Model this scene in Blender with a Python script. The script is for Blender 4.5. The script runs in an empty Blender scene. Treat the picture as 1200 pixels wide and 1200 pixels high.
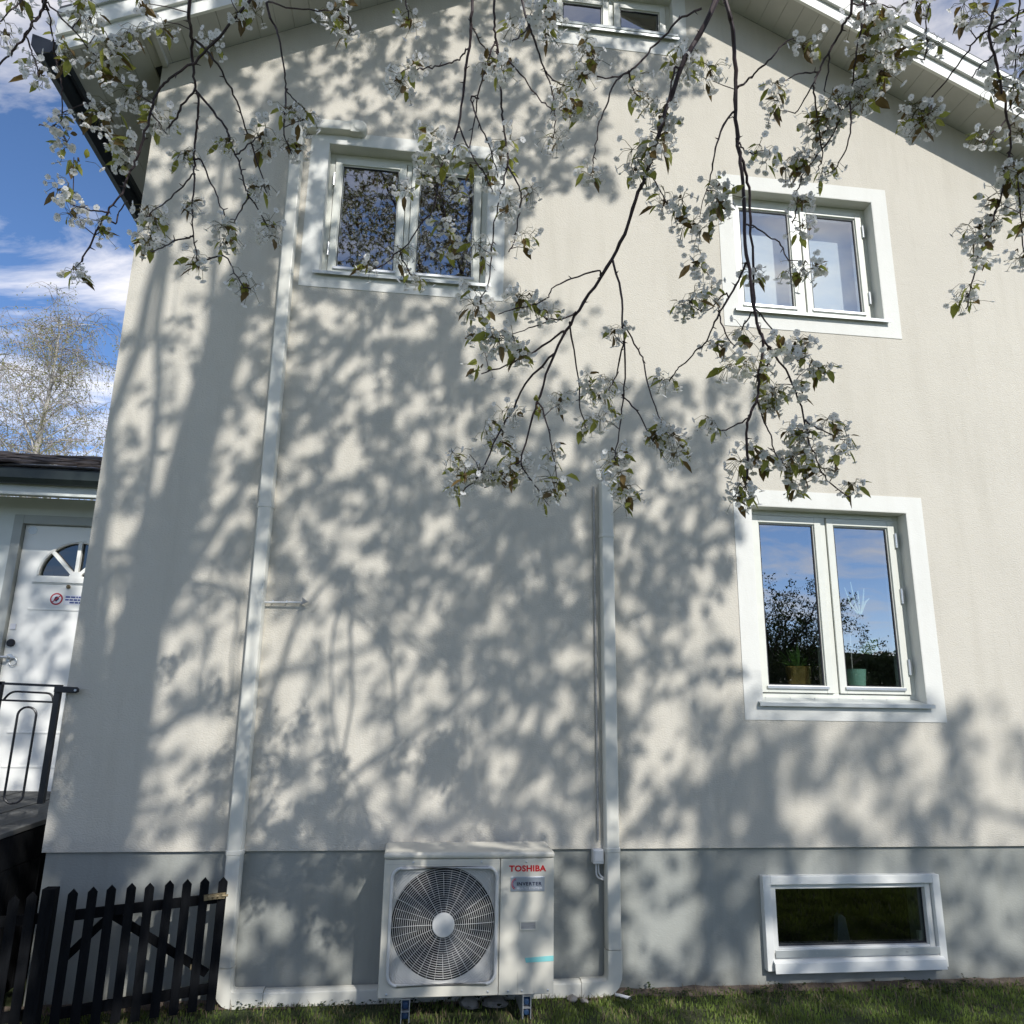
import bpy, bmesh, math, random
import numpy as np
from mathutils import Vector, Matrix, noise
random.seed(11)
R = math.radians
scene = bpy.context.scene
col = scene.collection

# ---------------------------------------------------------------- camera
CAM = Vector((0.0, -4.6, 1.6))
CM = Matrix(((0.992127562, -0.045625863, -0.116624103),
             (-0.124126548, -0.234844554, -0.964075016),
             (0.016598218, 0.970961542, -0.238659135)))
FPX = 880.0
cd = bpy.data.cameras.new('camera')
cam = bpy.data.objects.new('camera', cd)
col.objects.link(cam)
cam.matrix_world = Matrix.Translation(CAM) @ CM.to_4x4()
cd.sensor_width = 36.0
cd.lens = 36.0 * FPX / 1200.0
cd.clip_start = 0.05
cd.clip_end = 2000
scene.camera = cam

# ---------------------------------------------------------------- sun, sky, exposure
SUNV = Vector((-0.415, 1.0, -0.82)).normalized()      # the way the light travels
sl = bpy.data.lights.new('sun', 'SUN')
sl.energy = 3.7
sl.angle = R(0.53)
sl.color = (1.0, 0.98, 0.955)
so = bpy.data.objects.new('sun', sl)
so.rotation_euler = SUNV.to_track_quat('-Z', 'Y').to_euler()
so.location = (3, -12, 14)
col.objects.link(so)

w = bpy.data.worlds.new("World")
scene.world = w
w.use_nodes = True
nt = w.node_tree
nt.nodes.clear()
def N(tree, t, **kw):
    n = tree.nodes.new(t)
    for k, v in kw.items():
        setattr(n, k, v)
    return n
out = N(nt, 'ShaderNodeOutputWorld')
bg = N(nt, 'ShaderNodeBackground')
bg.inputs[1].default_value = 0.15
sky = N(nt, 'ShaderNodeTexSky', sky_type='NISHITA')
sky.sun_disc = False
sky.sun_elevation = math.asin(-SUNV.z)
sky.sun_rotation = math.atan2(-SUNV.x, -SUNV.y)
sky.air_density = 0.5
sky.dust_density = 0.05
sky.ozone_density = 1.6
tc = N(nt, 'ShaderNodeTexCoord')
sep = N(nt, 'ShaderNodeSeparateXYZ')
nt.links.new(tc.outputs['Generated'], sep.inputs[0])
ad = N(nt, 'ShaderNodeMath', operation='ADD'); ad.inputs[1].default_value = 0.22
mx0 = N(nt, 'ShaderNodeMath', operation='MAXIMUM'); mx0.inputs[1].default_value = 0.0
nt.links.new(sep.outputs[2], mx0.inputs[0]); nt.links.new(mx0.outputs[0], ad.inputs[0])
comb = N(nt, 'ShaderNodeCombineXYZ')
for k in (0, 1):
    dv = N(nt, 'ShaderNodeMath', operation='DIVIDE')
    nt.links.new(sep.outputs[k], dv.inputs[0]); nt.links.new(ad.outputs[0], dv.inputs[1])
    nt.links.new(dv.outputs[0], comb.inputs[k])
mp = N(nt, 'ShaderNodeMapping')
mp.inputs['Rotation'].default_value = (0, 0, R(28))
mp.inputs['Scale'].default_value = (1.0, 1.9, 1.0)
mp.inputs['Location'].default_value = (7.1, 4.4, 0)
nt.links.new(comb.outputs[0], mp.inputs[0])
cn = N(nt, 'ShaderNodeTexNoise')
cn.inputs['Scale'].default_value = 2.3; cn.inputs['Detail'].default_value = 9
cn.inputs['Roughness'].default_value = 0.6; cn.inputs['Distortion'].default_value = 0.35
nt.links.new(mp.outputs[0], cn.inputs[0])
cr = N(nt, 'ShaderNodeValToRGB')
cr.color_ramp.elements[0].position = 0.44; cr.color_ramp.elements[0].color = (0, 0, 0, 1)
cr.color_ramp.elements[1].position = 0.78; cr.color_ramp.elements[1].color = (1, 1, 1, 1)
nt.links.new(cn.outputs[0], cr.inputs[0])
# the air is whiter low down
hz = N(nt, 'ShaderNodeMapRange'); hz.inputs[1].default_value = 0.0; hz.inputs[2].default_value = 0.16
hz.inputs[3].default_value = 0.30; hz.inputs[4].default_value = 0.0
nt.links.new(sep.outputs[2], hz.inputs[0])
mxx = N(nt, 'ShaderNodeMath', operation='MAXIMUM')
nt.links.new(cr.outputs[0], mxx.inputs[0]); nt.links.new(hz.outputs[0], mxx.inputs[1])
hs = N(nt, 'ShaderNodeHueSaturation'); hs.inputs['Saturation'].default_value = 1.1; hs.inputs['Value'].default_value = 1.32
nt.links.new(sky.outputs[0], hs.inputs['Color'])
mix = N(nt, 'ShaderNodeMixRGB')
mix.inputs[2].default_value = (9.8, 9.1, 8.2, 1)
nt.links.new(mxx.outputs[0], mix.inputs[0]); nt.links.new(hs.outputs[0], mix.inputs[1])
nt.links.new(mix.outputs[0], bg.inputs[0]); nt.links.new(bg.outputs[0], out.inputs[0])

vs = scene.view_settings
vs.view_transform = 'Standard'; vs.look = 'None'; vs.gamma = 1; vs.use_curve_mapping = False
vs.exposure = 0.3
scene.cycles.max_bounces = 8
scene.cycles.transparent_max_bounces = 12

# ---------------------------------------------------------------- materials
def mat(name, c, rough=0.7, var=0.12, scale=6.0, bump=0.0, bscale=180.0, bdist=0.003, metal=0.0,
        spec=0.4, stretch=None, dirt=0.0, dirtcol=(0.1, 0.09, 0.07), coat=0.0):
    m = bpy.data.materials.new(name); m.use_nodes = True
    t = m.node_tree; b = t.nodes['Principled BSDF']
    co = N(t, 'ShaderNodeTexCoord'); mpn = N(t, 'ShaderNodeMapping')
    if stretch: mpn.inputs['Scale'].default_value = stretch
    t.links.new(co.outputs['Object'], mpn.inputs[0])
    n1 = N(t, 'ShaderNodeTexNoise'); n1.inputs['Scale'].default_value = scale; n1.inputs['Detail'].default_value = 6
    t.links.new(mpn.outputs[0], n1.inputs[0])
    r1 = N(t, 'ShaderNodeMapRange'); r1.inputs[1].default_value = 0.3; r1.inputs[2].default_value = 0.7
    r1.inputs[3].default_value = 1 - var; r1.inputs[4].default_value = 1 + var
    t.links.new(n1.outputs[0], r1.inputs[0])
    mu = N(t, 'ShaderNodeVectorMath', operation='SCALE'); mu.inputs[0].default_value = c[:3]
    t.links.new(r1.outputs[0], mu.inputs['Scale'])
    last = mu.outputs[0]
    if dirt:
        n3 = N(t, 'ShaderNodeTexNoise'); n3.inputs['Scale'].default_value = scale * 0.37; n3.inputs['Detail'].default_value = 8
        n3.inputs['Roughness'].default_value = 0.7
        t.links.new(mpn.outputs[0], n3.inputs[0])
        r3 = N(t, 'ShaderNodeMapRange'); r3.inputs[1].default_value = 0.52; r3.inputs[2].default_value = 0.75
        r3.inputs[4].default_value = dirt
        t.links.new(n3.outputs[0], r3.inputs[0])
        mm = N(t, 'ShaderNodeMixRGB'); mm.inputs[2].default_value = (*dirtcol, 1)
        t.links.new(r3.outputs[0], mm.inputs[0]); t.links.new(last, mm.inputs[1]); last = mm.outputs[0]
    t.links.new(last, b.inputs['Base Color'])
    b.inputs['Roughness'].default_value = rough; b.inputs['Metallic'].default_value = metal
    b.inputs['Specular IOR Level'].default_value = spec
    b.inputs['Coat Weight'].default_value = coat
    if bump:
        n2 = N(t, 'ShaderNodeTexNoise'); n2.inputs['Scale'].default_value = bscale; n2.inputs['Detail'].default_value = 5
        t.links.new(mpn.outputs[0], n2.inputs[0])
        bn = N(t, 'ShaderNodeBump'); bn.inputs['Strength'].default_value = bump; bn.inputs['Distance'].default_value = bdist
        t.links.new(n2.outputs[0], bn.inputs['Height']); t.links.new(bn.outputs[0], b.inputs['Normal'])
    return m

def stucco(name, c, grain=90.0, strength=0.55, var=0.03, stain=0.0):
    m = mat(name, c, rough=0.92, var=var, scale=1.3, spec=0.15)
    t = m.node_tree; b = t.nodes['Principled BSDF']
    co = [n for n in t.nodes if n.type == 'MAPPING'][0]
    mp2 = N(t, 'ShaderNodeMapping'); mp2.inputs['Scale'].default_value = (1.0, 1.0, 1.7)
    t.links.new(co.outputs[0], mp2.inputs[0])
    a = N(t, 'ShaderNodeTexNoise'); a.inputs['Scale'].default_value = grain; a.inputs['Detail'].default_value = 4
    v = N(t, 'ShaderNodeTexVoronoi'); v.inputs['Scale'].default_value = grain * 1.3
    t.links.new(mp2.outputs[0], a.inputs[0]); t.links.new(mp2.outputs[0], v.inputs[0])
    l = N(t, 'ShaderNodeTexNoise'); l.inputs['Scale'].default_value = 2.6; l.inputs['Detail'].default_value = 3
    t.links.new(co.outputs[0], l.inputs[0])
    s = N(t, 'ShaderNodeMath', operation='SUBTRACT')
    t.links.new(a.outputs[0], s.inputs[0])
    vm = N(t, 'ShaderNodeMath', operation='MULTIPLY'); vm.inputs[1].default_value = 0.5
    t.links.new(v.outputs['Distance'], vm.inputs[0]); t.links.new(vm.outputs[0], s.inputs[1])
    bn = N(t, 'ShaderNodeBump'); bn.inputs['Strength'].default_value = strength; bn.inputs['Distance'].default_value = 0.004
    t.links.new(s.outputs[0], bn.inputs['Height'])
    bn2 = N(t, 'ShaderNodeBump'); bn2.inputs['Strength'].default_value = 0.35; bn2.inputs['Distance'].default_value = 0.02
    t.links.new(l.outputs[0], bn2.inputs['Height']); t.links.new(bn.outputs[0], bn2.inputs['Normal'])
    t.links.new(bn2.outputs[0], b.inputs['Normal'])
    if stain:
        src = b.inputs['Base Color'].links[0].from_socket
        mp3 = N(t, 'ShaderNodeMapping'); mp3.inputs['Scale'].default_value = (3.2, 3.2, 0.35)
        t.links.new([n for n in t.nodes if n.type == 'TEX_COORD'][0].outputs['Object'], mp3.inputs[0])
        sn = N(t, 'ShaderNodeTexNoise'); sn.inputs['Scale'].default_value = 2.2; sn.inputs['Detail'].default_value = 8; sn.inputs['Roughness'].default_value = 0.65
        t.links.new(mp3.outputs[0], sn.inputs[0])
        sr = N(t, 'ShaderNodeMapRange'); sr.inputs[1].default_value = 0.48; sr.inputs[2].default_value = 0.78; sr.inputs[4].default_value = stain
        t.links.new(sn.outputs[0], sr.inputs[0])
        # splashed soil towards the ground
        sx = N(t, 'ShaderNodeSeparateXYZ'); t.links.new(mp3.inputs[0].links[0].from_socket, sx.inputs[0])
        gn = N(t, 'ShaderNodeTexNoise'); gn.inputs['Scale'].default_value = 7; gn.inputs['Detail'].default_value = 7
        t.links.new(mp3.inputs[0].links[0].from_socket, gn.inputs[0])
        ga = N(t, 'ShaderNodeMath', operation='MULTIPLY_ADD'); ga.inputs[1].default_value = 0.34
        gneg = N(t, 'ShaderNodeMath', operation='MULTIPLY'); gneg.inputs[1].default_value = -1.0
        t.links.new(sx.outputs[2], gneg.inputs[0]); t.links.new(gn.outputs[0], ga.inputs[0]); t.links.new(gneg.outputs[0], ga.inputs[2])
        gr2 = N(t, 'ShaderNodeMapRange'); gr2.inputs[1].default_value = 0.04; gr2.inputs[2].default_value = 0.20; gr2.inputs[4].default_value = 0.5
        t.links.new(ga.outputs[0], gr2.inputs[0])
        mxs = N(t, 'ShaderNodeMath', operation='MAXIMUM'); t.links.new(sr.outputs[0], mxs.inputs[0]); t.links.new(gr2.outputs[0], mxs.inputs[1])
        mm = N(t, 'ShaderNodeMixRGB'); mm.inputs[2].default_value = (c[0]*.55, c[1]*.53, c[2]*.47, 1)
        t.links.new(mxs.outputs[0], mm.inputs[0]); t.links.new(src, mm.inputs[1]); t.links.new(mm.outputs[0], b.inputs['Base Color'])
    return m

def glass(name, base=0.14, gain=1.6, tint=(0.82, 0.88, 0.86)):
    m = bpy.data.materials.new(name); m.use_nodes = True
    t = m.node_tree; t.nodes.clear()
    o = N(t, 'ShaderNodeOutputMaterial'); mixs = N(t, 'ShaderNodeMixShader')
    tr = N(t, 'ShaderNodeBsdfTransparent'); tr.inputs[0].default_value = (*tint, 1)
    gl = N(t, 'ShaderNodeBsdfGlossy'); gl.inputs['Roughness'].default_value = 0.0
    lw = N(t, 'ShaderNodeLayerWeight'); lw.inputs[0].default_value = 0.5
    fr = N(t, 'ShaderNodeMath', operation='POWER'); fr.inputs[1].default_value = 4.0
    t.links.new(lw.outputs['Facing'], fr.inputs[0])
    ma = N(t, 'ShaderNodeMath', operation='MULTIPLY_ADD'); ma.inputs[1].default_value = gain; ma.inputs[2].default_value = base
    ma.use_clamp = True
    t.links.new(fr.outputs[0], ma.inputs[0]); t.links.new(ma.outputs[0], mixs.inputs[0])
    co = N(t, 'ShaderNodeTexCoord'); nn = N(t, 'ShaderNodeTexNoise'); nn.inputs['Scale'].default_value = 1.6
    t.links.new(co.outputs['Object'], nn.inputs[0])
    bn = N(t, 'ShaderNodeBump'); bn.inputs['Strength'].default_value = 0.25; bn.inputs['Distance'].default_value = 0.006
    t.links.new(nn.outputs[0], bn.inputs['Height']); t.links.new(bn.outputs[0], gl.inputs['Normal'])
    t.links.new(tr.outputs[0], mixs.inputs[1]); t.links.new(gl.outputs[0], mixs.inputs[2])
    t.links.new(mixs.outputs[0], o.inputs[0])
    return m

def leafy(name, c, tr=0.4, var=0.35, rough=0.5, scale=9.0):
    m = bpy.data.materials.new(name); m.use_nodes = True
    t = m.node_tree; b = t.nodes['Principled BSDF']; o = t.nodes['Material Output']
    g = N(t, 'ShaderNodeNewGeometry'); n1 = N(t, 'ShaderNodeTexNoise'); n1.inputs['Scale'].default_value = scale
    t.links.new(g.outputs['Position'], n1.inputs[0])
    r1 = N(t, 'ShaderNodeMapRange'); r1.inputs[1].default_value = 0.3; r1.inputs[2].default_value = 0.7
    r1.inputs[3].default_value = 1 - var; r1.inputs[4].default_value = 1 + var
    t.links.new(n1.outputs[0], r1.inputs[0])
    mu = N(t, 'ShaderNodeVectorMath', operation='SCALE'); mu.inputs[0].default_value = c
    t.links.new(r1.outputs[0], mu.inputs['Scale'])
    t.links.new(mu.outputs[0], b.inputs['Base Color']); b.inputs['Roughness'].default_value = rough
    b.inputs['Specular IOR Level'].default_value = 0.3
    tl = N(t, 'ShaderNodeBsdfTranslucent'); t.links.new(mu.outputs[0], tl.inputs[0])
    ms = N(t, 'ShaderNodeMixShader'); ms.inputs[0].default_value = tr
    t.links.new(b.outputs[0], ms.inputs[1]); t.links.new(tl.outputs[0], ms.inputs[2]); t.links.new(ms.outputs[0], o.inputs[0])
    return m

M = dict(
    render=stucco('beige_render', (0.57, 0.532, 0.45), grain=80, strength=0.6, stain=0.22),
    plinth=stucco('grey_plinth_render', (0.33, 0.335, 0.30), grain=60, strength=0.25, var=0.08, stain=0.3),
    trim=stucco('white_plaster', (0.71, 0.70, 0.64), grain=70, strength=0.18, var=0.02, stain=0.14),
    frame=mat('window_paint', (0.67, 0.67, 0.59), rough=0.35, var=0.03, scale=12),
    sillm=mat('sill_metal', (0.50, 0.52, 0.50), rough=0.4, var=0.05, scale=14, metal=0.3),
    seal=mat('rubber_seal', (0.03, 0.03, 0.035), rough=0.6),
    steel=mat('hinge_steel', (0.62, 0.63, 0.62), rough=0.35, metal=0.7),
    glass=glass('window_glass', 0.36, 0.6),
    glass_dark=glass('basement_glass', 0.10, 0.8, (0.35, 0.4, 0.38)),
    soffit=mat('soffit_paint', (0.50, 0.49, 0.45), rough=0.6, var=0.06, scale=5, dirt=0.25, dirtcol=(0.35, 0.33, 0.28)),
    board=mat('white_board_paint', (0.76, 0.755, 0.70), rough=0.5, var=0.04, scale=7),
    roof=mat('roof_metal', (0.05, 0.055, 0.06), rough=0.5, var=0.2),
    gutter=mat('gutter_navy', (0.012, 0.017, 0.026), rough=0.4, var=0.2),
    duct=mat('duct_plastic', (0.67, 0.65, 0.565), rough=0.38, var=0.04, scale=4, dirt=0.22, dirtcol=(0.42, 0.40, 0.34)),
    ductside=mat('duct_plastic_side', (0.66, 0.65, 0.60), rough=0.45, var=0.04),
    ac=mat('unit_enamel', (0.61, 0.58, 0.49), rough=0.4, var=0.03, scale=3, dirt=0.2, dirtcol=(0.36, 0.34, 0.28)),
    acgrille=mat('grille_plastic', (0.62, 0.61, 0.57), rough=0.45, var=0.03),
    accav=mat('fan_cavity', (0.02, 0.021, 0.022), rough=0.8),
    fan=mat('fan_blade', (0.035, 0.037, 0.04), rough=0.6),
    red=mat('logo_red', (0.55, 0.015, 0.02), rough=0.4, var=0.02),
    badge=mat('badge_silver', (0.42, 0.46, 0.52), rough=0.3, metal=0.5, var=0.04),
    ink=mat('ink_dark', (0.02, 0.025, 0.06), rough=0.5),
    purple=mat('badge_violet', (0.16, 0.05, 0.22), rough=0.4),
    tape=mat('turquoise_tape', (0.22, 0.55, 0.53), rough=0.45, var=0.05),
    dim=mat('unlit_room', (0.02, 0.02, 0.02), rough=0.9),  # near-black colour stands in for the lack of light indoors
    galv=mat('galvanised', (0.55, 0.57, 0.58), rough=0.35, metal=0.6, var=0.1),
    bluecap=mat('blue_cap', (0.02, 0.05, 0.11), rough=0.4),
    cable=mat('white_cable', (0.7, 0.7, 0.68), rough=0.4),
    iron=mat('black_iron', (0.012, 0.012, 0.014), rough=0.4, var=0.2, spec=0.5),
    picket=mat('black_stained_wood', (0.0055, 0.006, 0.007), rough=0.9, spec=0.12, var=0.35, scale=9, bump=0.5, bscale=30, stretch=(6, 6, 0.8), dirt=0.3, dirtcol=(0.014, 0.014, 0.012)),
    brass=mat('worn_brass', (0.24, 0.19, 0.11), rough=0.65, metal=0.5, var=0.4, scale=60, dirt=0.5),
    deck=mat('weathered_deck', (0.085, 0.085, 0.08), rough=0.8, var=0.3, scale=5, bump=0.5, bscale=20, stretch=(9, 0.7, 9)),
    door=mat('door_paint', (0.80, 0.79, 0.73), rough=0.4, var=0.02),
    doorwall=mat('annex_paint', (0.60, 0.62, 0.58), rough=0.6, var=0.04),
    doorframe=mat('door_frame_paint', (0.36, 0.37, 0.34), rough=0.5, var=0.05),
    tile=mat('roof_tile_brown', (0.035, 0.027, 0.024), rough=0.9, var=0.4, scale=7, bump=0.4, bscale=40),
    greengutter=mat('dark_green_gutter', (0.022, 0.03, 0.028), rough=0.45, var=0.2),
    signred=mat('sticker_red', (0.45, 0.02, 0.03), rough=0.4),
    signwhite=mat('sticker_white', (0.72, 0.72, 0.74), rough=0.4),
    signblue=mat('sticker_blue', (0.05, 0.07, 0.25), rough=0.4),
    bark=mat('cherry_bark', (0.055, 0.038, 0.034), rough=0.75, var=0.3, scale=20, bump=0.6, bscale=60, bdist=0.004),
    twig=mat('cherry_twig', (0.045, 0.027, 0.028), rough=0.6, var=0.3, scale=50, bump=0.4, bscale=200, bdist=0.002),
    birchbark=mat('birch_bark', (0.50, 0.47, 0.42), rough=0.8, var=0.3, scale=3, dirt=0.7, dirtcol=(0.08, 0.07, 0.06)),
    birchtwig=mat('birch_twig', (0.27, 0.23, 0.20), rough=0.8, var=0.3, scale=1),
    birchleaf=leafy('birch_leaf', (0.40, 0.39, 0.13), 0.55),
    petal=leafy('petal_white', (0.87, 0.865, 0.84), 0.5, 0.05, 0.6),
    stamen=mat('stamen', (0.35, 0.30, 0.12), rough=0.7),
    pedicel=leafy('pedicel', (0.12, 0.11, 0.04), 0.2, 0.3),
    leaf=leafy('young_leaf', (0.28, 0.29, 0.06), 0.55, 0.35, scale=14),
    bronze=leafy('bronze_leaf', (0.15, 0.10, 0.035), 0.4, 0.35, scale=14),
    hedge=leafy('hedge_leaf', (0.035, 0.055, 0.015), 0.3),
    pot_brass=mat('brass_pot', (0.5, 0.36, 0.13), rough=0.28, metal=0.9, var=0.2, scale=20),
    pot_green=mat('mint_pot', (0.25, 0.45, 0.36), rough=0.35, var=0.04),
    plant=leafy('house_plant', (0.08, 0.17, 0.04), 0.4),
    orchid=leafy('pale_plant', (0.75, 0.85, 0.72), 0.5, 0.1),
    soil=mat('dry_soil', (0.13, 0.10, 0.075), rough=0.95, var=0.4, scale=18, bump=0.8, bscale=60, bdist=0.01),
    room=mat('room_wall', (0.25, 0.23, 0.20), rough=0.9),
    blind=mat('white_blind', (0.86, 0.86, 0.90), rough=0.8, var=0.02),
    stone=mat('garden_stone', (0.28, 0.26, 0.23), rough=0.9, var=0.25, scale=20, bump=0.5, bscale=60),
    plank=mat('grey_plank', (0.36, 0.35, 0.33), rough=0.85, var=0.15, scale=12, bump=0.3, bscale=40, stretch=(1, 6, 6)),
    farwall=mat('far_house_wall', (0.30, 0.26, 0.22), rough=0.9),
)
def lawn_mat():
    m = mat('lawn', (0.05, 0.065, 0.02), rough=0.95, var=0.4, scale=5, bump=0.9, bscale=70, bdist=0.02, dirt=0.55, dirtcol=(0.10, 0.085, 0.05))
    return m
M['lawn'] = lawn_mat()
M['blade'] = leafy('grass_blade', (0.17, 0.225, 0.05), 0.35, 0.5, 0.6, 4.0)
M['dry'] = leafy('dry_grass', (0.26, 0.20, 0.12), 0.35, 0.35, 0.7, 6.0)

# ---------------------------------------------------------------- mesh helpers
class MB:
    def __init__(s): s.v = []; s.f = []; s.m = []
    def add(s, vs_, fs, mi=0):
        o = len(s.v); s.v += [tuple(p) for p in vs_]
        for f in fs: s.f.append(tuple(i + o for i in f)); s.m.append(mi)
        return s
    def box(s, x0, x1, y0, y1, z0, z1, mi=0):
        return s.add([(x0,y0,z0),(x1,y0,z0),(x1,y1,z0),(x0,y1,z0),(x0,y0,z1),(x1,y0,z1),(x1,y1,z1),(x0,y1,z1)],
            [(0,3,2,1),(4,5,6,7),(0,1,5,4),(1,2,6,5),(2,3,7,6),(3,0,4,7)], mi)
    def prism(s, poly, d, mi=0):
        """poly: 3-D points of one cap, d: extrusion vector"""
        n = len(poly); d = Vector(d)
        a = [Vector(p) for p in poly]; b = [p + d for p in a]
        fs = [tuple(range(n)), tuple(range(2*n-1, n-1, -1))] + [(i, (i+1) % n, (i+1) % n + n, i + n) for i in range(n)]
        return s.add(a + b, fs, mi)
    def tube(s, pts, rads, k=6, mi=0, cap=True, closed=False):
        pts = [Vector(p) for p in pts]; n = len(pts)
        if not hasattr(rads, '__len__'): rads = [rads] * n
        vs_ = []; up = None
        for i in range(n):
            if closed: t = pts[(i+1) % n] - pts[i-1]
            else: t = pts[min(i+1, n-1)] - pts[max(i-1, 0)]
            if t.length < 1e-9: t = Vector((0, 0, 1))
            t.normalize()
            if up is None:
                up = Vector((0, 0, 1)) if abs(t.z) < 0.9 else Vector((1, 0, 0))
            a = t.cross(up)
            if a.length < 1e-4: a = t.cross(Vector((0.3, 1, 0.2)))
            a.normalize(); b = t.cross(a); b.normalize(); up = -b if False else up
            for j in range(k):
                an = 2 * math.pi * j / k
                vs_.append(pts[i] + (a * math.cos(an) + b * math.sin(an)) * rads[i])
        fs = []
        for i in range(n - (0 if closed else 1)):
            i2 = (i + 1) % n
            for j in range(k):
                fs.append((i*k+j, i*k+(j+1) % k, i2*k+(j+1) % k, i2*k+j))
        if cap and not closed:
            fs.append(tuple(range(k-1, -1, -1))); fs.append(tuple((n-1)*k + j for j in range(k)))
        return s.add(vs_, fs, mi)
    def lathe(s, c, prof, k=24, axis='z', mi=0):
        """prof: (radius, height) list round an axis through c"""
        vs_ = []
        for r, hgt in prof:
            for j in range(k):
                a = 2 * math.pi * j / k
                if axis == 'z': vs_.append((c[0] + r*math.cos(a), c[1] + r*math.sin(a), c[2] + hgt))
                else: vs_.append((c[0] + r*math.cos(a), c[1] - hgt, c[2] + r*math.sin(a)))
        fs = []
        for i in range(len(prof)-1):
            for j in range(k): fs.append((i*k+j, i*k+(j+1) % k, (i+1)*k+(j+1) % k, (i+1)*k+j))
        fs.append(tuple(range(k-1, -1, -1))); fs.append(tuple((len(prof)-1)*k + j for j in range(k)))
        return s.add(vs_, fs, mi)
    def mesh(s, name, mats, smooth=False):
        me = bpy.data.meshes.new(name)
        me.from_pydata(s.v, [], s.f)
        for m in (mats if isinstance(mats, (list, tuple)) else [mats]): me.materials.append(m)
        if any(s.m): me.polygons.foreach_set('material_index', s.m)
        if smooth: me.polygons.foreach_set('use_smooth', [True] * len(s.f))
        bm = bmesh.new(); bm.from_mesh(me); bmesh.ops.recalc_face_normals(bm, faces=bm.faces); bm.to_mesh(me); bm.free()
        me.update(); return me
    def build(s, name, mats, parent=None, bevel=0.0, smooth=False):
        return link(name, s.mesh(name, mats, smooth), parent, bevel)

def link(name, me, parent=None, bevel=0.0):
    o = bpy.data.objects.new(name, me); col.objects.link(o)
    if parent is not None:
        o.parent = parent
        root = parent
        off = Vector((0, 0, 0))
        while root is not None: off += root.location; root = root.parent
        o.location = -off              # parts are modelled in world coordinates
    if bevel:
        b = o.modifiers.new('bevel', 'BEVEL'); b.width = bevel; b.segments = 2; b.limit_method = 'ANGLE'; b.angle_limit = R(40)
        b.harden_normals = False
    return o
def thing(name, loc, label, cat, group=None):
    o = bpy.data.objects.new(name, None); o.location = loc; o.empty_display_size = 0.2; col.objects.link(o)
    return tag(o, label, cat, group)
def tag(o, label=None, cat=None, group=None, kind=None):
    if label: o['label'] = label
    if cat: o['category'] = cat
    if group: o['group'] = group
    if kind: o['kind'] = kind
    return o
def box(name, m, parent, x0, x1, y0, y1, z0, z1, bevel=0.0):
    return MB().box(x0, x1, y0, y1, z0, z1).build(name, m, parent, bevel)
def text_mesh(s, size, bold=0.0, spacing=1.0, extrude=0.0008):
    cu = bpy.data.curves.new('lettering', 'FONT'); cu.body = s; cu.size = size; cu.offset = bold
    cu.space_character = spacing; cu.extrude = extrude; cu.align_x = 'LEFT'; cu.resolution_u = 3
    o = bpy.data.objects.new('tmp', cu); col.objects.link(o)
    dg = bpy.context.evaluated_depsgraph_get(); dg.update()
    me = bpy.data.meshes.new_from_object(o.evaluated_get(dg))
    bpy.data.objects.remove(o)
    return me
def text(name, s, m, parent, x0, x1, z0, z1, y, bold=0.0, spacing=1.0):
    """flat lettering facing -y that fills the given rectangle"""
    me = text_mesh(s, 1.0, bold, spacing, 0.004)
    xs = [v.co.x for v in me.vertices]; ys = [v.co.y for v in me.vertices]
    ax, bx_, ay, by = min(xs), max(xs), min(ys), max(ys)
    for v in me.vertices:
        x, yy, z = v.co
        v.co = (x0 + (x-ax)/(bx_-ax)*(x1-x0), y - z*0.15, z0 + (yy-ay)/(by-ay)*(z1-z0))
    me.materials.clear(); me.materials.append(m); me.name = name
    return link(name, me, parent)
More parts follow.
